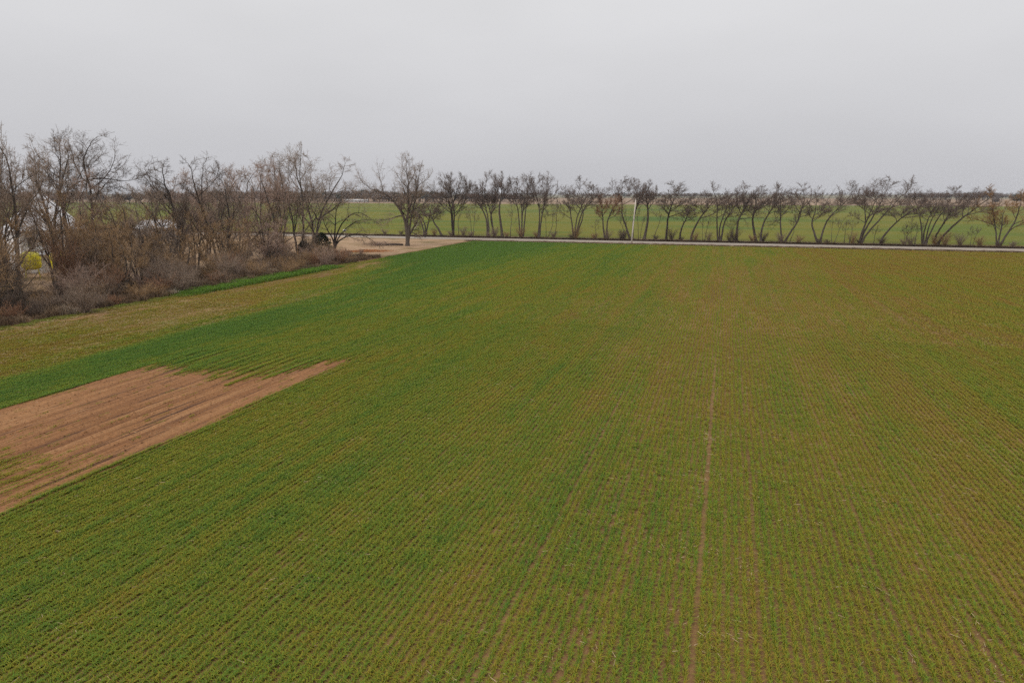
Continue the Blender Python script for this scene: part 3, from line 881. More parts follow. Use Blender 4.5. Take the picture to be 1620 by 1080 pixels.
# ---- the belt of trees between the field and the farmyard
KM = {'g': ('bark', 'twig_grey'), 'k': ('bark_dark', 'twig_dark'), 'p': ('bark', 'twig_pink'), 'b': ('bark', 'twig_brown')}
BELT_LABEL = [
    'tall grey bare tree at the farmyard belt end, beside the farmhouse',
    'tall grey bare tree in the belt in front of the farmhouse',
    'tall grey-twigged bare tree close behind the brown thicket by the farmhouse',
    'dark bare tree with high crown standing behind the farmhouse tree',
    'four-stemmed thin bare tree in the belt by the white propane tank',
    'short dark tree forking low into a V in the belt',
    'dark bare tree with upright dead branches beside the low V-forked tree',
    'dark spiky bare tree with two stems in the middle of the belt',
    'pinkish-twigged dense bare tree behind the middle of the belt',
    'pinkish bare tree standing far back towards the low white-roofed shed',
    'pinkish three-stemmed bare tree next to the tall grey belt trees',
    'tall narrow grey bare tree next to the broadest tree of the belt',
    'broad tall grey bare tree above the dark cedar at the belt end',
    'low brown bushy tree beside the four-stemmed tree in the belt',
    'low brown bushy tree in front of the yellow tanks, at the belt start',
    'low brown bushy tree right before the yellow tanks',
    'low brown bushy tree under the dark forked tree by the farmhouse',
    'low brown bushy tree beside the low V-forked tree',
    'low brown bushy tree between two dark bare trees of the belt',
    'low pinkish bushy tree just past the dark spiky two-stemmed tree',
    'low brown bushy tree before the pinkish trees near the belt end']
BACK = [(-81.0, 68.0, 14.5, 4, 4, 4, 3, 0, 'p'), (-91, 66.5, 15.5, 4, 4, 4.5, 3, 0, 'g'), (-92, 62, 16, 4, 4, 5, 3, 0, 'g'), (-98, 70, 13, 4, 4, 4, 3, 0, 'p'), (-71.5, 47.5, 13, 3.6, 3.6, 4, 3, 0, 'b'), (-71, 66, 8.5, 3, 3, 2.2, 4, 0, 'b'), (-84, 76, 12.5, 4, 4, 4, 3, 0, 'p'), (-86, 92, 14, 4, 4.5, 4, 3, 0, 'p'),
        (-83, 99, 15.5, 4, 4.5, 4.5, 3, 0, 'g'), (-92, 104, 15, 4.5, 4.5, 4.5, 3, 0, 'p'), (-81, 108, 17, 4, 4, 5, 3, 0, 'p'), (-72, 51.5, 11, 3.4, 3.4, 3, 4, 0, 'b'), (-71.5, 76, 8, 2.8, 2.8, 2.0, 4, 0, 'b'), (-72.5, 88.5, 8.5, 2.8, 2.8, 2.2, 4, 0, 'b'), (-72, 97.5, 8, 2.6, 2.6, 2.0, 4, 0, 'p')]
BELT_LABEL += ['pinkish three-stemmed bare tree screening the farmhouse front', 'grey three-stemmed bare tree screening the farmhouse roof', 'grey bare tree behind the belt between farmhouse and yellow tanks', 'pinkish bare tree close to the farmhouse wall', 'brown bushy tree at the very start of the belt by the field', 'small brown bushy tree by the field under the dark forked tree',
    'pinkish bare tree behind the four-stemmed tree', 'pinkish bare tree behind the dark upright-branched tree', 'grey bare tree behind the dark spiky two-stemmed tree', 'pinkish bare tree on the yard side of the middle belt', 'tall pinkish bare tree behind the narrow grey tree',
    'brown bushy tree in the thicket before the tall grey trees', 'small brown bushy tree by the field before the four-stemmed tree', 'small brown bushy tree by the field above the green grass strip', 'small pinkish bushy tree by the field above the green grass strip']
for i, (x, y, h, rl, rr, cb, ns, lean, kind) in enumerate(BELT + BACK):
    rg = np.random.default_rng(900 + i)
    rz = -math.atan2(x, y)
    low_b = kind == 'b' or h < 11
    stems = auto_stems(rg, ns, lean, h, cb, rl, rr)
    pm, tm = KM[kind]
    n1, n2, n3, n4 = {'g': (9, 7, 6, 5), 'k': (8, 6, 6, 5), 'p': (8, 7, 6, 5), 'b': (7, 6, 6, 5)}[kind]
    if ns > 2: n1 -= 2
    if ns > 3: n1 -= 1
    if ns == 1: n1 += 3
    o = build_tree('bushy_tree' if low_b else 'bare_tree', (x, y, -.05), rz, stems, 1300 + i, h, .12 + .0105 * h, (M[pm], M[tm]), n1, n2, n3, n4, sub=2, cbase=cb,
                   fit=(rl * 1.1, rr * 1.1, h), t0=float(np.clip(cb / h * (.65 if kind in 'gk' else .4), .1, .6)), twig=.0175, rmin=.017, wander=.14, up=(.3, .25, .2, .1) if kind != 'k' else (.4, .4, .3, .2), ratio=(.58, .57, .58, .68) if not low_b else (.58, .56, .58, .65))
    tag(o, BELT_LABEL[i], 'tree', 'bare trees of the farmyard belt')

# the dark forked tree in front of the farmhouse
rz = -math.atan2(-89.9, 75.5)
rg = np.random.default_rng(41)
stems = [[(0, 0, -.3), (.1, 0, 6), (0, .1, 12.8), (.3, .3, 14.6), (.9, .2, 16.4), (.6, .2, 17.6)],
         [(0, 0, -.3), (.1, 0, 6), (.05, 0, 12.6), (1.6, -.2, 13.4), (3.6, -.4, 14.4), (5.6, -.5, 14.4), (7.6, -.4, 13.8)],
         [(0, 0, -.3), (.1, 0, 6), (0, .1, 12.4), (-.9, .5, 14.0), (-1.6, .9, 15.4)]]
o = build_tree('bare_tree', (-89.9, 75.5, -.05), rz, stems, 77, 21, .40, (M['bark_dark'], M['twig_dark']), 10, 7, 6, 5, sub=1, t0=.66, ratio=(.27, .56, .58, .68), ang=(50, 42, 42, 45), up=(.25, .2, .2, .1), twig=.0135, rmin=.015, wander=.15, stem_tip=.22)
tag(o, 'tall dark bare tree whose long trunk forks high before the white farmhouse', 'tree', 'bare trees of the farmyard belt')

# the tree with arching limbs at the end of the belt
rz = -math.atan2(-72.2, 117.1)
rg = np.random.default_rng(43)
stems = [[(0, 0, -.3), (0, 0, 3.2), (.3, 0, 6.0), (.7, .2, 9.2), (2.0, .2, 11.2)],
         [(0, 0, -.3), (0, 0, 3.2), (1.0, -.2, 6.0), (3.2, -.5, 8.4), (5.2, -.6, 8.7), (6.8, -.6, 7.2)],
         [(0, 0, -.3), (0, 0, 3.0), (1.2, .3, 4.6), (3.2, .4, 6.3), (5.0, .5, 7.1), (6.8, .5, 7.0)],
         [(0, 0, -.3), (.1, 0, 2.6), (2.0, -.6, 3.9), (4.2, -.9, 4.4), (6.0, -1.0, 4.0), (7.4, -1, 2.7)],
         [(0, 0, -.3), (0, 0, 3.2), (-1.6, .2, 5.6), (-2.2, .2, 8.2)]]
o = build_tree('bare_tree', (-72.2, 117.1, -.05), rz, stems, 79, 12, .36, (M['bark_dark'], M['twig_grey']), 7, 6, 5, 4, sub=1, t0=.45, ratio=(.33, .55, .58, .68), ang=(45, 45, 45, 45), up=(-.15, -.1, 0, 0), bias=(.15, 0, 0), twig=.010, rmin=.013, wander=.15, stem_tip=.2)
tag(o, 'dark bare tree with arching limbs drooping over the tan yard', 'tree', 'bare trees of the farmyard belt')

# the big lone tree at the field corner
rz = -math.atan2(-71.0, 146.6)
rg = np.random.default_rng(45)
stems = [[(0, 0, -.3), (-.1, 0, 3.2), (-.5, 0, 6.2), (-1.9, .2, 9.0), (-3.9, .4, 11.5), (-6.0, .3, 12.8), (-8.0, .2, 13.0)],
         [(0, 0, -.3), (0, 0, 3.2), (.1, 0, 6.6), (.7, .2, 10.2), (.8, .5, 14), (.2, .5, 17.6)],
         [(0, 0, -.3), (.25, 0, 3.0), (1.0, -.2, 5.6), (1.6, -.4, 9.2), (2.6, -.3, 13), (2.9, -.2, 16)],
         [(0, 0, -.3), (.1, 0, 3.2), (-.1, .3, 6.4), (1.2, 1.2, 9.6), (2.2, 1.6, 12.6)],
         [(0, 0, -.3), (.3, 0, 2.4), (1.9, -.3, 5.2), (3.0, -.5, 7.4)]]
lone = build_tree('bare_tree', (-71.0, 146.6, -.05), rz, stems, 81, 20, .80, (M['bark'], M['twig_grey']), 10, 8, 6, 5, sub=1, t0=.40, ratio=(.42, .56, .58, .70), ang=(52, 46, 44, 45), up=(.35, .25, .2, .15), twig=.016, rmin=.018, wander=.14, stem_tip=.2)
tag(lone, 'large lone bare tree with forked trunk at the wheat field corner', 'tree')
sb = MB().tube([(1.75, -.75, 4.0), (2.4, -.8, 4.9), (2.9, -.85, 5.5)], [.11, .10, .06], 6)
bl = sb.build('broken_limb', bark_mat('bare_wood', (.40, .36, .32), (.58, .54, .50)), lone, smooth=True)
bl['label'] = 'pale barkless broken limb on the trunk'

# ---- shrubs: arching stems crowded with twigs; six shapes shared by all copies
def shrub_mesh(seed, h, w, nst, per, rad):
    rg = np.random.default_rng(seed)
    a = rg.uniform(0, 6.283, nst); out = w * rg.uniform(.25, 1, nst); hh = h * rg.uniform(.5, 1, nst)
    K = 7
    t = np.linspace(0, 1, K)[None]
    X = np.cos(a)[:, None] * (out[:, None] * t ** 1.3) + rg.normal(0, .15, nst)[:, None]
    Y = np.sin(a)[:, None] * (out[:, None] * t ** 1.3) + rg.normal(0, .15, nst)[:, None]
    Z = hh[:, None] * (t * 1.25 - .25 * t ** 2.6) - .15 * (1 - t)
    P = np.stack([X, Y, Z], 2); P[:, 1:] += np.cumsum(rg.normal(0, .05 * h / 4, (nst, K - 1, 3)), 1)
    n = nst * K
    par = np.arange(n) - 1; par[::K] = -1
    main = np.arange(n) + 1; main[K - 1::K] = -1
    PP = P.reshape(-1, 3)
    r = np.tile(np.linspace(1, .3, K), nst) * np.repeat(rg.uniform(.018, .04, nst), K) * (h / 4) ** .5
    d = np.zeros((n, 3)); s = par >= 0; d[s] = norm(PP[s] - PP[par[s]]); d[~s] = d[np.where(~s)[0] + 1]
    acc = Acc()
    V, Q = edge_tubes(PP, par, r, main, d, d, s, 3); acc.add(V, Q)
    idx = np.where(np.tile(np.arange(K) >= 1, nst))[0]
    add_twigs(acc, PP, d, idx, rg, per, .95 * (h / 4) ** .6, rad, .2, 0, 2, 1.05)
    return acc.mesh('shrub')

shapes = [shrub_mesh(1, 5.6, 3.0, 34, 5, .013), shrub_mesh(2, 4.2, 2.6, 30, 5, .012), shrub_mesh(3, 3.0, 2.3, 30, 4, .011), shrub_mesh(4, 2.2, 1.9, 28, 4, .010), shrub_mesh(5, 7.4, 2.8, 34, 5, .013), shrub_mesh(6, 1.5, 1.6, 26, 4, .009)]
cols = ['twig_brown', 'twig_grey', 'twig_red', 'twig_dark', 'twig_pink']
SHL = {'twig_brown': 'brown', 'twig_grey': 'grey', 'twig_red': 'reddish', 'twig_dark': 'dark', 'twig_pink': 'pale pinkish'}
variants = {}
rg = np.random.default_rng(5)
def place_shrub(x, y, k, col, sc):
    if .745 < y / abs(x) < .80 and y < 62: k = (3, 5)[k % 2]; x = max(x, -68.5 + .3 * (k - 4))         # a gap in the thicket, low growth only
    if (k, col) not in variants:
        me = shapes[k].copy(); me.materials.clear(); me.materials.append(M[col]); variants[(k, col)] = me
    o = link('shrub', variants[(k, col)], None, None, (x, y, -.03), rg.uniform(0, 6.28))
    o.scale = (sc, sc, sc * rg.uniform(.85, 1.15))
    size = 'tall' if k in (0, 4) else 'low' if k in (3, 5) else 'middling'
    zone = next(w for lim, w in ((47, 'at the belt start'), (54, 'before the farmhouse'), (60, 'before the yellow tanks'), (68, 'below the dark forked tree'), (75, 'by the four-stemmed tree'), (83, 'by the V-forked tree'), (91, 'by the dark spiky tree'), (99, 'behind the green grass strip'), (999, 'near the cedars')) if y < lim)
    deep = 'on the field edge' if x > -65.6 else 'just inside the belt' if x > -68.6 else 'in mid belt' if x > -71.8 else 'among the trunks' if x > -75.2 else 'on the yard side'
    tag(o, '%s %s twiggy shrub %s, %s' % (size, SHL[col], deep, zone), 'shrub', 'shrubs under the farmyard tree belt')
    return o
yy = 37.0
while yy < 112:
    f = (yy - 37) / 75
    # front row low, then taller behind; the thicket is tallest near the farmhouse
    for (x0, ks) in ((-64.2, (3, 5, 3, 2)), (-66.6, (2, 1, 3)), (-69.4, (1, 0, 2) if f < .45 else (2, 1, 3)), (-73.0, (0, 4, 4) if f < .5 else (1, 0, 2)), (-77.0, (4, 0) if f < .5 else (0, 1, 4))):
        if rg.random() < (.98 if f < .45 else .85 if x0 > -70 else .6):
            col = rg.choice(cols, p=[.36, .25, .16, .13, .10])
            place_shrub(x0 - .8 * f + rg.normal(0, .8), yy + rg.normal(0, 1.0), int(rg.choice(ks)), col, rg.uniform(.8, 1.15))
    yy += 2.7
for (x, y, k, col, sc) in ((-69.5, 116.5, 5, 'twig_pink', 1.0), (-67.8, 113.5, 5, 'twig_grey', .9), (-66.8, 110.8, 5, 'twig_brown', .9), (-71.5, 120.5, 5, 'twig_pink', .8), (-70.5, 124.0, 5, 'twig_pink', .6)):
    place_shrub(x, y, k, col, sc)
# hedge line on the far side of the farmyard
for (x, y, k, col) in ((-128, 118, 0, 'twig_brown'), (-124, 123, 1, 'twig_brown'), (-140, 121, 0, 'twig_red'), (-133, 127, 4, 'twig_brown'), (-118, 128, 2, 'twig_brown')):
    o = place_shrub(x, y, k, col, 1.0)
    tag(o, '%s %s twiggy shrub out in the yard, %s' % ('tall' if k in (0, 4) else 'smaller', SHL[col], {-128: 'beside the propane tank', -124: 'in front of the shed', -140: 'far behind the propane tank', -133: 'close by the shed', -118: 'behind the pinkish trees'}[x]), 'shrub', 'shrubs in the farmyard')

# ---- evergreens
def needle_crown(seed, h, w, n):
    rg = np.random.default_rng(seed)
    u = rg.random(n); a = rg.uniform(0, 6.283, n)
    rad = w * (1 - u ** 1.6) ** .8 * (.4 + .6 * rg.random(n) ** .6) * (1 + .3 * np.sin(a * 2 + u * 7) + .2 * np.sin(a * 5 - u * 13)) * np.minimum(1, .6 + u * 4)
    c = np.stack([np.cos(a) * rad, np.sin(a) * rad, .15 + u * (h - .2)], 1)
    dr = norm(np.stack([np.cos(a), np.sin(a), rg.normal(.35, .5, n)], 1) + rg.normal(0, .45, (n, 3)))
    u1, v1 = frames(dr); s = rg.uniform(.10, .26, n)[:, None]
    V = np.stack([c - u1 * s * .4, c + u1 * s * .4, c + dr * s * 1.6, c + v1 * s * .5 + dr * s * .3], 1).reshape(-1, 3)
    b = np.arange(n) * 4
    return mesh_np('crown', V, None, np.concatenate([np.stack([b, b + 1, b + 2], 1), np.stack([b, b + 3, b + 2], 1)]))
M['cedar'] = twig_mat('cedar_green', (.010, .016, .007), (.030, .040, .016))
for (x, y, h, w, lab, grp) in ((-70.6, 110.2, 5.0, 2.6, 'dark green cedar at the field-side end of the tree belt', None), (-73.0, 108.0, 3.6, 1.9, 'smaller dark green cedar tucked behind the cedar at the belt end', None), (-69.5, 51.0, 3.0, 1.5, 'small dark green cedar buried in the brown thicket by the farmhouse', None)):
    r_ = empty('cedar', (x, y, -.03))
    MB().tube([(0, 0, -.2), (.05, 0, h * .4), (0, 0, h * .85)], [.14, .09, .03], 6).build('trunk', M['bark_dark'], r_, smooth=True)
    link('crown', needle_crown(int(abs(x * 7)), h, w, int(2600 * h / 4)), M['cedar'], r_)
    tag(r_, lab, 'evergreen')

o = place_shrub(-26.4, 184.0, 3, 'twig_dark', 1.0)
tag(o, 'low dark twiggy bush behind the road beside the pale pole', 'shrub'); del o['group']

# low brush between the roadside trunks
rg = np.random.default_rng(88)
spots = sorted(np.concatenate([np.linspace(-96, -27, 19) + rg.normal(0, 1.0, 19), np.linspace(-18, 64, 24) + rg.normal(0, 1.0, 24)]), key=lambda v: abs(v - POLE_X))
cnt = {True: 0, False: 0}
for x in spots:
    side = x < POLE_X
    o = place_shrub(x, 185.6 + rg.normal(0, .8), int(rg.choice([3, 5, 2])), rg.choice(['twig_dark', 'twig_grey', 'twig_brown']), rg.uniform(.6, 1.0))
    q = cnt[side]; cnt[side] += 1
    word = (ORD + ['twenty-first', 'twenty-second', 'twenty-third', 'twenty-fourth'])[q]
    tag(o, 'low roadside brush, %s clump from the pale pole %s' % (word, 'towards the farmyard' if side else 'away from the farmyard'), 'brush', 'low brush between the roadside trees')
# ------------------------------------------------------------------ farmyard
def plain(name, col, rough=.6, spec=.3, var=.12, scale=1.5, metal=0):
    m, nt, b = base_mat(name, rough, spec)
    tc = nt.nodes.new('ShaderNodeTexCoord')
    n = nz(nt, tc.outputs['Object'], scale, 6, .7)
    c = ramp(nt, n, [(.3, tuple(v * (1 - var) for v in col)), (.7, tuple(min(1, v * (1 + var)) for v in col))])
    nt.links.new(c, b.inputs['Base Color']); b.inputs['Metallic'].default_value = metal
    return m
M['white'] = plain('white_paint', (.74, .74, .74), .6)
M['roofwhite'] = plain('white_roof_metal', (.66, .66, .68), .45, .4, .06)
M['greywall'] = plain('grey_siding', (.42, .41, .40))
M['glass'] = plain('window_glass', (.03, .035, .04), .1, .6)
M['doorgrey'] = plain('door_paint', (.30, .27, .25))
M['yellow'] = plain('yellow_tank', (.78, .70, .03), .4, .4, .08)
M['steel'] = plain('steel', (.22, .22, .22), .5, .4)
M['polewood'] = plain('pole_wood', (.52, .46, .40), .85, .1, .15, 4)
M['rust'] = plain('dark_lump', (.022, .02, .02), .8)

def facing(x, y, extra=0):
    return -math.atan2(x, y) + R(extra)

# tall farmhouse with a steep white hipped roof
b = empty('farmhouse', (-99.5, 80.8, 0), facing(-99.5, 80.8, 12))
MB().box(-4.2, 4.2, 0, 9.0, -.1, 6.6).build('wall', M['white'], b)
V = [(-4.8, -.6, 6.55), (4.8, -.6, 6.55), (4.8, 9.6, 6.55), (-4.8, 9.6, 6.55), (-.5, 4.2, 12.0), (.5, 4.2, 12.0)]
rf = MB().add(V, [(0, 1, 5, 4), (2, 3, 4, 5), (1, 2, 5), (3, 0, 4), (0, 3, 2, 1)]).build('roof', M['roofwhite'], b)
rb = MB()
for k in range(13):
    x = -4.2 + k * .7; t = min(1, (4.8 - abs(x)) / 4.3)
    rb.tube([(x, -.6, 6.58), (x, -.6 + 4.8 * t, 6.58 + 5.45 * t)], .035, 4)
rb.build('roof_rib', M['roofwhite'], rf)
MB().box(-2.2, -1.5, 3.4, 4.1, 9.0, 11.6).build('chimney', M['doorgrey'], rf)
MB().box(-2.6, 2.6, -2.2, -.004, 2.85, 3.0).build('porch_roof', M['roofwhite'], b)
for x in (-2.4, 2.4): MB().box(x - .08, x + .08, -2.1, -1.94, 0, 2.846).build('porch_post', M['white'], b)
d_ = MB().box(-.5, .5, -.07, -.004, .1, 2.2).build('door', M['doorgrey'], b)
MB().box(.32, .4, -.12, -.075, 1.0, 1.1).build('handle', M['steel'], d_)
for s in (-1, 1):
    for z in (.9, 4.0):
        f = MB().box(s * 2.8 - .55, s * 2.8 + .55, -.06, -.004, z, z + 1.6).build('window', M['greywall'], b)
        MB().box(s * 2.8 - .45, s * 2.8 + .45, -.075, -.062, z + .1, z + 1.5).build('pane', M['glass'], f)
tag(b, 'tall white farmhouse with steep white hipped roof behind the dark forked tree', 'house')

def gable_house(name, loc, rz, hx, hy, eave, ridge, label, cat, hip=0.0, wall='greywall'):
    b = empty(name, loc, rz)
    MB().box(-hx, hx, -hy, hy, -.1, eave).build('wall', M[wall], b)
    ov = .45
    V = [(-hx - ov, -hy - ov, eave), (hx + ov, -hy - ov, eave), (hx + ov, hy + ov, eave), (-hx - ov, hy + ov, eave), (-hx - ov + hip, 0, ridge), (hx + ov - hip, 0, ridge)]
    F = [(0, 1, 5, 4), (2, 3, 4, 5), (1, 2, 5), (3, 0, 4), (0, 3, 2, 1)]
    MB().add([(x, y, z + .004) for x, y, z in V], F).build('roof', M['roofwhite'], b)
    n = max(2, int(hx * 2 / 3.5))
    for k in range(n):
        x = -hx + (k + .5) * 2 * hx / n
        if k == n // 2:
            d = MB().box(x - .5, x + .5, -hy - .06, -hy - .004, 0, 2.05).build('door', M['doorgrey'], b)
            MB().box(x + .32, x + .4, -hy - .11, -hy - .065, .95, 1.05).build('handle', M['steel'], d)
        else:
            f = MB().box(x - .6, x + .6, -hy - .05, -hy - .004, .95, 2.0).build('window', M['white'], b)
            MB().box(x - .5, x + .5, -hy - .065, -hy - .052, 1.05, 1.9).build('pane', M['glass'], f)
    tag(b, label, cat)
    return b
gable_house('shed', (-154.0, 157.5, 0), facing(-154, 157.5, -6), 5.6, 3.6, 2.5, 4.7, 'low shed with white hipped roof in the farmyard near the road', 'shed', hip=2.6)
gable_house('house', (-126.0, 88.5, 0), facing(-126, 88.5, 20), 4.5, 3.4, 3.3, 6.0, 'small white gabled house beyond the tall farmhouse at the yard edge', 'house', wall='white')

# yellow tanks on stands
def yellow_tank(x, y, label):
    t = empty('storage_tank', (x, y, 0), facing(x, y))
    prof = [(0.02, 1.22), (.75, 1.25), (1.12, 1.4), (1.25, 1.65), (1.25, 3.0), (1.2, 3.3), (1.0, 3.58), (.6, 3.78), (.3, 3.84), (.02, 3.86)]
    k = 20; V = []; F = []
    for r, z in prof: V += [(r * math.cos(2 * math.pi * j / k), r * math.sin(2 * math.pi * j / k), z) for j in range(k)]
    for i in range(len(prof) - 1): F += [(i * k + j, i * k + (j + 1) % k, (i + 1) * k + (j + 1) % k, (i + 1) * k + j) for j in range(k)]
    s = MB(); s.add(V, F); body = s.build('tank_body', M['yellow'], t, smooth=True)
    MB().tube([(0, 0, 3.84), (0, 0, 4.0)], .25, 14).build('lid', M['white'], body, smooth=False)
    for j in range(2):
        MB().tube([(1.262 * math.cos(a), 1.262 * math.sin(a), 1.95 + j * .75) for a in np.linspace(0, 2 * math.pi, 25)], .035, 5, False).build('band', M['yellow'], body)
    for a in range(4):
        c, q = math.cos(a * math.pi / 2 + .78), math.sin(a * math.pi / 2 + .78)
        MB().tube([(1.25 * c, 1.25 * q, 0), (1.0 * c, 1.0 * q, 1.38)], .07, 6).build('leg', M['yellow'], t)
    MB().tube([(1.05 * math.cos(a), 1.05 * math.sin(a), .7) for a in np.linspace(.78, 2 * math.pi + .78, 5)], .04, 5, False).build('brace', M['steel'], t)
    tag(t, label, 'tank')
yellow_tank(-95.8, 74.0, 'yellow round tank on legs behind the thicket, in front of the tall farmhouse')
yellow_tank(-92.2, 75.6, 'yellow round tank on legs beside the dark forked tree trunk')

# propane tank
t = empty('propane_tank', (-114.2, 105.5, 0), facing(-114.2, 105.5, 10))
xs = np.linspace(-2.2, 2.2, 25); rr_ = [.55 * math.sqrt(max(0.004, 1 - max(0, (abs(x) - 1.65) / .55) ** 2)) for x in xs]
body = MB().tube([(x, 0, 1.15) for x in xs], rr_, 18).build('tank_body', M['white'], t, smooth=True)
MB().tube([(0, 0, 1.66), (0, 0, 1.88)], .2, 12).build('valve_dome', M['white'], body)
for s in (-1.3, 1.3):
    MB().box(s - .12, s + .12, -.35, .35, 0, .72).build('leg', M['steel'], t)
tag(t, 'white propane tank on feet seen through the tree belt', 'tank')

# pipe gate
gt = empty('pipe_gate', (-113.6, 100.6, 0), facing(-113.6, 100.6, 15))
for x in (-1.2, 1.2): MB().tube([(x, 0, -.2), (x, 0, 1.7)], .06, 8).build('post', M['white'], gt)
for z in (.5, 1.0, 1.45): MB().tube([(-1.15, 0, z), (1.15, 0, z)], .04, 6).build('rail', M['white'], gt)
tag(gt, 'white pipe gate in the yard in front of the propane tank', 'gate')

# fallen log and brush at the foot of the lone tree
lg = empty('fallen_log', (-75.6, 146.2, 0), R(12))
MB().tube([(-3.4, .1, .2), (-1.2, 0, .26), (1.6, .05, .30), (3.4, -.05, .26)], [.12, .19, .24, .20], 9).build('log_trunk', M['bark_dark'], lg, smooth=True)
MB().tube([(-.4, 0, .35), (-.9, .3, .8), (-1.5, .5, 1.1)], [.08, .06, .02], 6).build('stub', M['bark_dark'], lg)
tag(lg, 'dark fallen log lying at the foot of the lone tree', 'log')
rg = np.random.default_rng(12)
n = 900
c = np.stack([rg.normal(0, 2.0, n), rg.normal(0, .7, n), np.abs(rg.normal(0, .42, n)) + .05], 1)
dr = norm(np.stack([rg.normal(-.6, .7, n), rg.normal(0, .6, n), rg.normal(.15, .35, n)], 1)); LL = rg.uniform(.4, 1.5, n)[:, None]
p0 = c - dr * LL / 2; p0[:, 2] = np.maximum(p0[:, 2], .02); p2 = c + dr * LL / 2; p2[:, 2] = np.maximum(p2[:, 2], .02)
V, Q, T = spikes(p0, (p0 + p2) / 2 + rg.normal(0, .05, (n, 3)), p2, rg.uniform(.008, .02, n))
a = Acc(); a.add(V, Q, T)
bp = link('brush_pile', a.mesh('brush_pile'), M['twig_pink'], None, (-78.2, 145.6, 0), R(14))
tag(bp, 'grey pile of cut branches on the yard beside the lone tree', 'brush pile')
# leaf litter
n = 5000
X = rg.normal(0, 2.3, n); Y = rg.normal(0, 1.2, n)
leaf_c = np.stack([X, Y, rg.uniform(.02, .22, n) * np.exp(-(X / 3) ** 2)], 1)
u1 = norm(rg.normal(0, 1, (n, 3))); v1 = norm(np.cross(u1, rg.normal(0, 1, (n, 3)))); s = rg.uniform(.05, .12, n)[:, None]
V = np.stack([leaf_c - u1 * s, leaf_c + v1 * s * .7, leaf_c + u1 * s, leaf_c - v1 * s * .7 + np.array([0, 0, .02])], 1).reshape(-1, 3); V[:, 2] = np.maximum(V[:, 2], .01)
q = np.arange(n)[:, None] * 4 + np.arange(4)[None]
ll = link('leaf_litter', mesh_np('leaf_litter', V, q), twig_mat('fallen_leaves', (.30, .12, .045), (.48, .23, .10)), None, (-72.6, 130.0, .0), R(30), kind='stuff')
tag(ll, 'orange-brown fallen leaves on the bare yard by the belt end', 'leaves')

# two dark stones at the road edge
for (x, y, s, lab) in ((-82.9, 176.8, 1.0, 'dark round stone on the road edge, the broader of a pair'), (-79.9, 176.2, .8, 'dark round stone on the road edge, the smaller of a pair')):
    me = clod_src[0].data.copy(); me.materials.clear()
    o = link('stone', me, M['rust'], None, (x, y, .28 * s)); o.scale = (.75 * s, .45 * s, .42 * s); o.rotation_euler = (.1, .2, x)
    sb_ = o.modifiers.new('round', 'SUBSURF'); sb_.levels = 1; sb_.render_levels = 2
    tag(o, lab, 'stone')

# mailbox
mb = empty('mailbox', (-107.5, 180.2, -.1), R(0))
MB().box(-.06, .06, -.06, .06, -.3, 1.25).build('post', M['polewood'], mb)
prof = [(-.28, 1.25), (.28, 1.25), (.28, 1.5)] + [(.28 * math.cos(a), 1.5 + .26 * math.sin(a)) for a in np.linspace(.2, math.pi - .2, 8)] + [(-.28, 1.5)]
bx = MB().prism(prof, -.5, .4).build('box_body', M['white'], mb)
MB().box(.282, .30, -.2, .0, 1.42, 1.56).build('flag', M['doorgrey'], bx)
tag(mb, 'white mailbox on a short post across the road', 'mailbox')

# utility pole
p = empty('utility_pole', (-21.9, 169.7, 0), 0)
sh = MB().tube([(0, 0, -.5), (.2, 0, 3.2), (.44, 0, 7.0), (.66, 0, 10.5)], [.19, .17, .145, .12], 12).build('pole_shaft', M['polewood'], p, smooth=True)
MB().tube([(.66, 0, 10.5), (.665, 0, 10.62), (.67, 0, 10.78)], [.03, .06, .045], 8).build('insulator', M['greywall'], p)
MB().box(.28, .42, -.17, -.14, 5.6, 5.9).build('number_tag', M['steel'], sh)
MB().tube([(.02, -.2, 0), (.16, -.19, 2.6)], .025, 6).build('cable_guard', M['greywall'], sh)
tag(p, 'pale leaning wooden utility pole between the wheat and the road', 'pole')

# ------------------------------------------------------------------ far country
fb = empty('long_barn', (-509, 890, 0), R(17))
MB().box(-16, 16, -5, 5, -.2, 2.6).build('wall', M['greywall'], fb)
MB().prism([(-5.6, 2.5), (5.6, 2.5), (0, 3.8)], -16.5, 16.5).build('roof', M['greywall'], fb, rz=R(90))
for k in range(5):
    MB().box(-13 + k * 6, -10.5 + k * 6, -5.06, -5.004, .1, 2.3).build('door', M['doorgrey'], fb)
tag(fb, 'long low white barn far away beyond the green field', 'barn')

def far_tree_mesh(seed, n):
    rg = np.random.default_rng(seed)
    a = Acc()
    d = norm(rg.normal(0, 1, (n, 3))); d[:, 2] = np.abs(d[:, 2]) * .9 + .05
    c = np.array([0, 0, .42]); q = rg.uniform(.35, 1, n)[:, None]
    p1 = c + d * q * np.array([.42, .42, .58]); p0 = c * rg.uniform(.7, 1.3, n)[:, None] + (p1 - c) * .35
    V, T = cones(p0, p1, rg.uniform(.008, .022, n)); a.add(V, None, T)
    m = n
    e1 = p1[rg.integers(0, n, m)]; e0 = e1 - .12 * norm(e1 - c) + rg.normal(0, .06, (m, 3))
    V, T = cones(e0, e1 + rg.normal(0, .05, (m, 3)), rg.uniform(.006, .016, m)); a.add(V, None, T)
    tp = np.array([(0, 0, -.03), (0, 0, .5)]); rgs = rings(tp, np.array([.03, .018]), norm(np.array([(0, 0, 1.), (0, 0, 1.)])), 5).reshape(-1, 3)
    a.add(rgs, [(j, (j + 1) % 5, 5 + (j + 1) % 5, 5 + j) for j in range(5)])
    return a.mesh('far_tree')
M['fartwig'] = twig_mat('far_twigs', (.075, .052, .042), (.155, .112, .088))
M['fardark'] = twig_mat('far_evergreen', (.022, .024, .016), (.050, .050, .032))
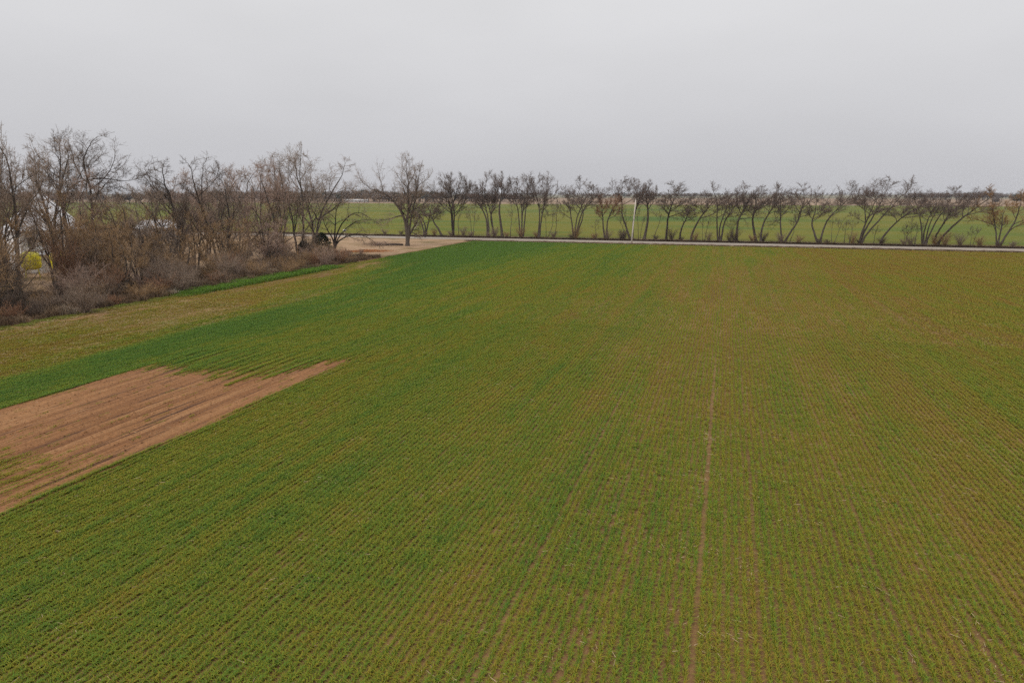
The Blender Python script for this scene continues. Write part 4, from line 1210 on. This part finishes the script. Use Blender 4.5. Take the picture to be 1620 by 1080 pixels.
fsrc = [source('far_tree_%d' % k, far_tree_mesh(k, 260), M['fartwig']) for k in range(4)] + [source('far_tree_%d' % (4 + k), far_tree_mesh(9 + k, 420), M['fardark']) for k in range(2)]
PX, PY, PH = [], [], []
def belt(n, x0, x1, y0, y1, h0, h1, seed, gap=0.0, tilt=0.0):
    rg = np.random.default_rng(seed)
    x = rg.uniform(x0, x1, n); y = rg.uniform(y0, y1, n) + tilt * (x - x0)
    k = noise2(x / 90, x * 0 + seed, seed) > gap
    PX.append(x[k]); PY.append(y[k]); PH.append(rg.uniform(h0, h1, n)[k] * (.8 + .4 * noise2(x[k] / 40, x[k] * 0, seed + 1)))
belt(420, -900, -395, 905, 985, 11, 19, 1)
belt(110, -950, -560, 640, 700, 10, 17, 8, .3)
belt(90, -395, -300, 980, 1040, 9, 13, 12)
belt(420, -800, 1500, 1860, 1990, 9, 14, 2, .22)
belt(70, 320, 470, 1430, 1500, 13, 16.5, 3)
belt(40, 470, 640, 1520, 1580, 9, 13, 6, .3)
belt(80, 300, 460, 850, 900, 9, 13, 4)
belt(700, -3200, 3600, 3300, 3800, 10, 17, 5, .15)
belt(900, -6500, 7000, 6500, 7500, 14, 24, 7, .05)
X = np.concatenate(PX); Y = np.concatenate(PY); Hh = np.concatenate(PH); n = len(X)
ids = np.where(rng.random(n) < .14, rng.integers(4, 6, n), rng.integers(0, 4, n))
scatter('far_woods', np.stack([X, Y, np.full(n, -.1)], 1), np.stack([np.zeros(n), np.zeros(n), rng.uniform(0, 6.28, n)], 1), np.stack([Hh * rng.uniform(.8, 1.3, n), Hh * rng.uniform(.8, 1.3, n), Hh], 1), ids, rng.random(n), fsrc, 'far-off belts of bare woods along the horizon', 'woods')
for (x, y, h, mt, lab) in ((283, 836, 13.5, 'fardark', 'round dark tree standing alone far across the green field'), (268, 846, 9.5, 'fartwig', 'smaller brown tree next to the far round dark tree'), (301, 842, 12, 'fartwig', 'bare brown tree at the start of the near wood across the field')):
    r_ = empty('far_tree', (x, y, -.05))
    link('crown', far_tree_mesh(int(x), 500), M[mt], r_).scale = (h * 1.1, h * 1.1, h)
    MB().tube([(0, 0, -.3), (0, 0, h * .5)], [.35, .2], 7).build('trunk', M['bark_dark'], r_)
    tag(r_, lab, 'tree')

# ------------------------------------------------------------------ the air
hz = MB().box(-9200, 9200, -3200, 9700, -1.3, 25.5)
hm = bpy.data.materials.new('haze_air'); hm.use_nodes = True
hn = hm.node_tree; hn.nodes.clear()
ho = hn.nodes.new('ShaderNodeOutputMaterial'); hv = hn.nodes.new('ShaderNodeVolumePrincipled')
hv.inputs['Color'].default_value = (.82, .84, .88, 1)
hv.inputs['Density'].default_value = HAZE
hn.links.new(hv.outputs[0], ho.inputs['Volume'])
ha = hz.build('haze', hm, kind='stuff')
tag(ha, 'thin grey haze lying over the whole landscape', 'haze')
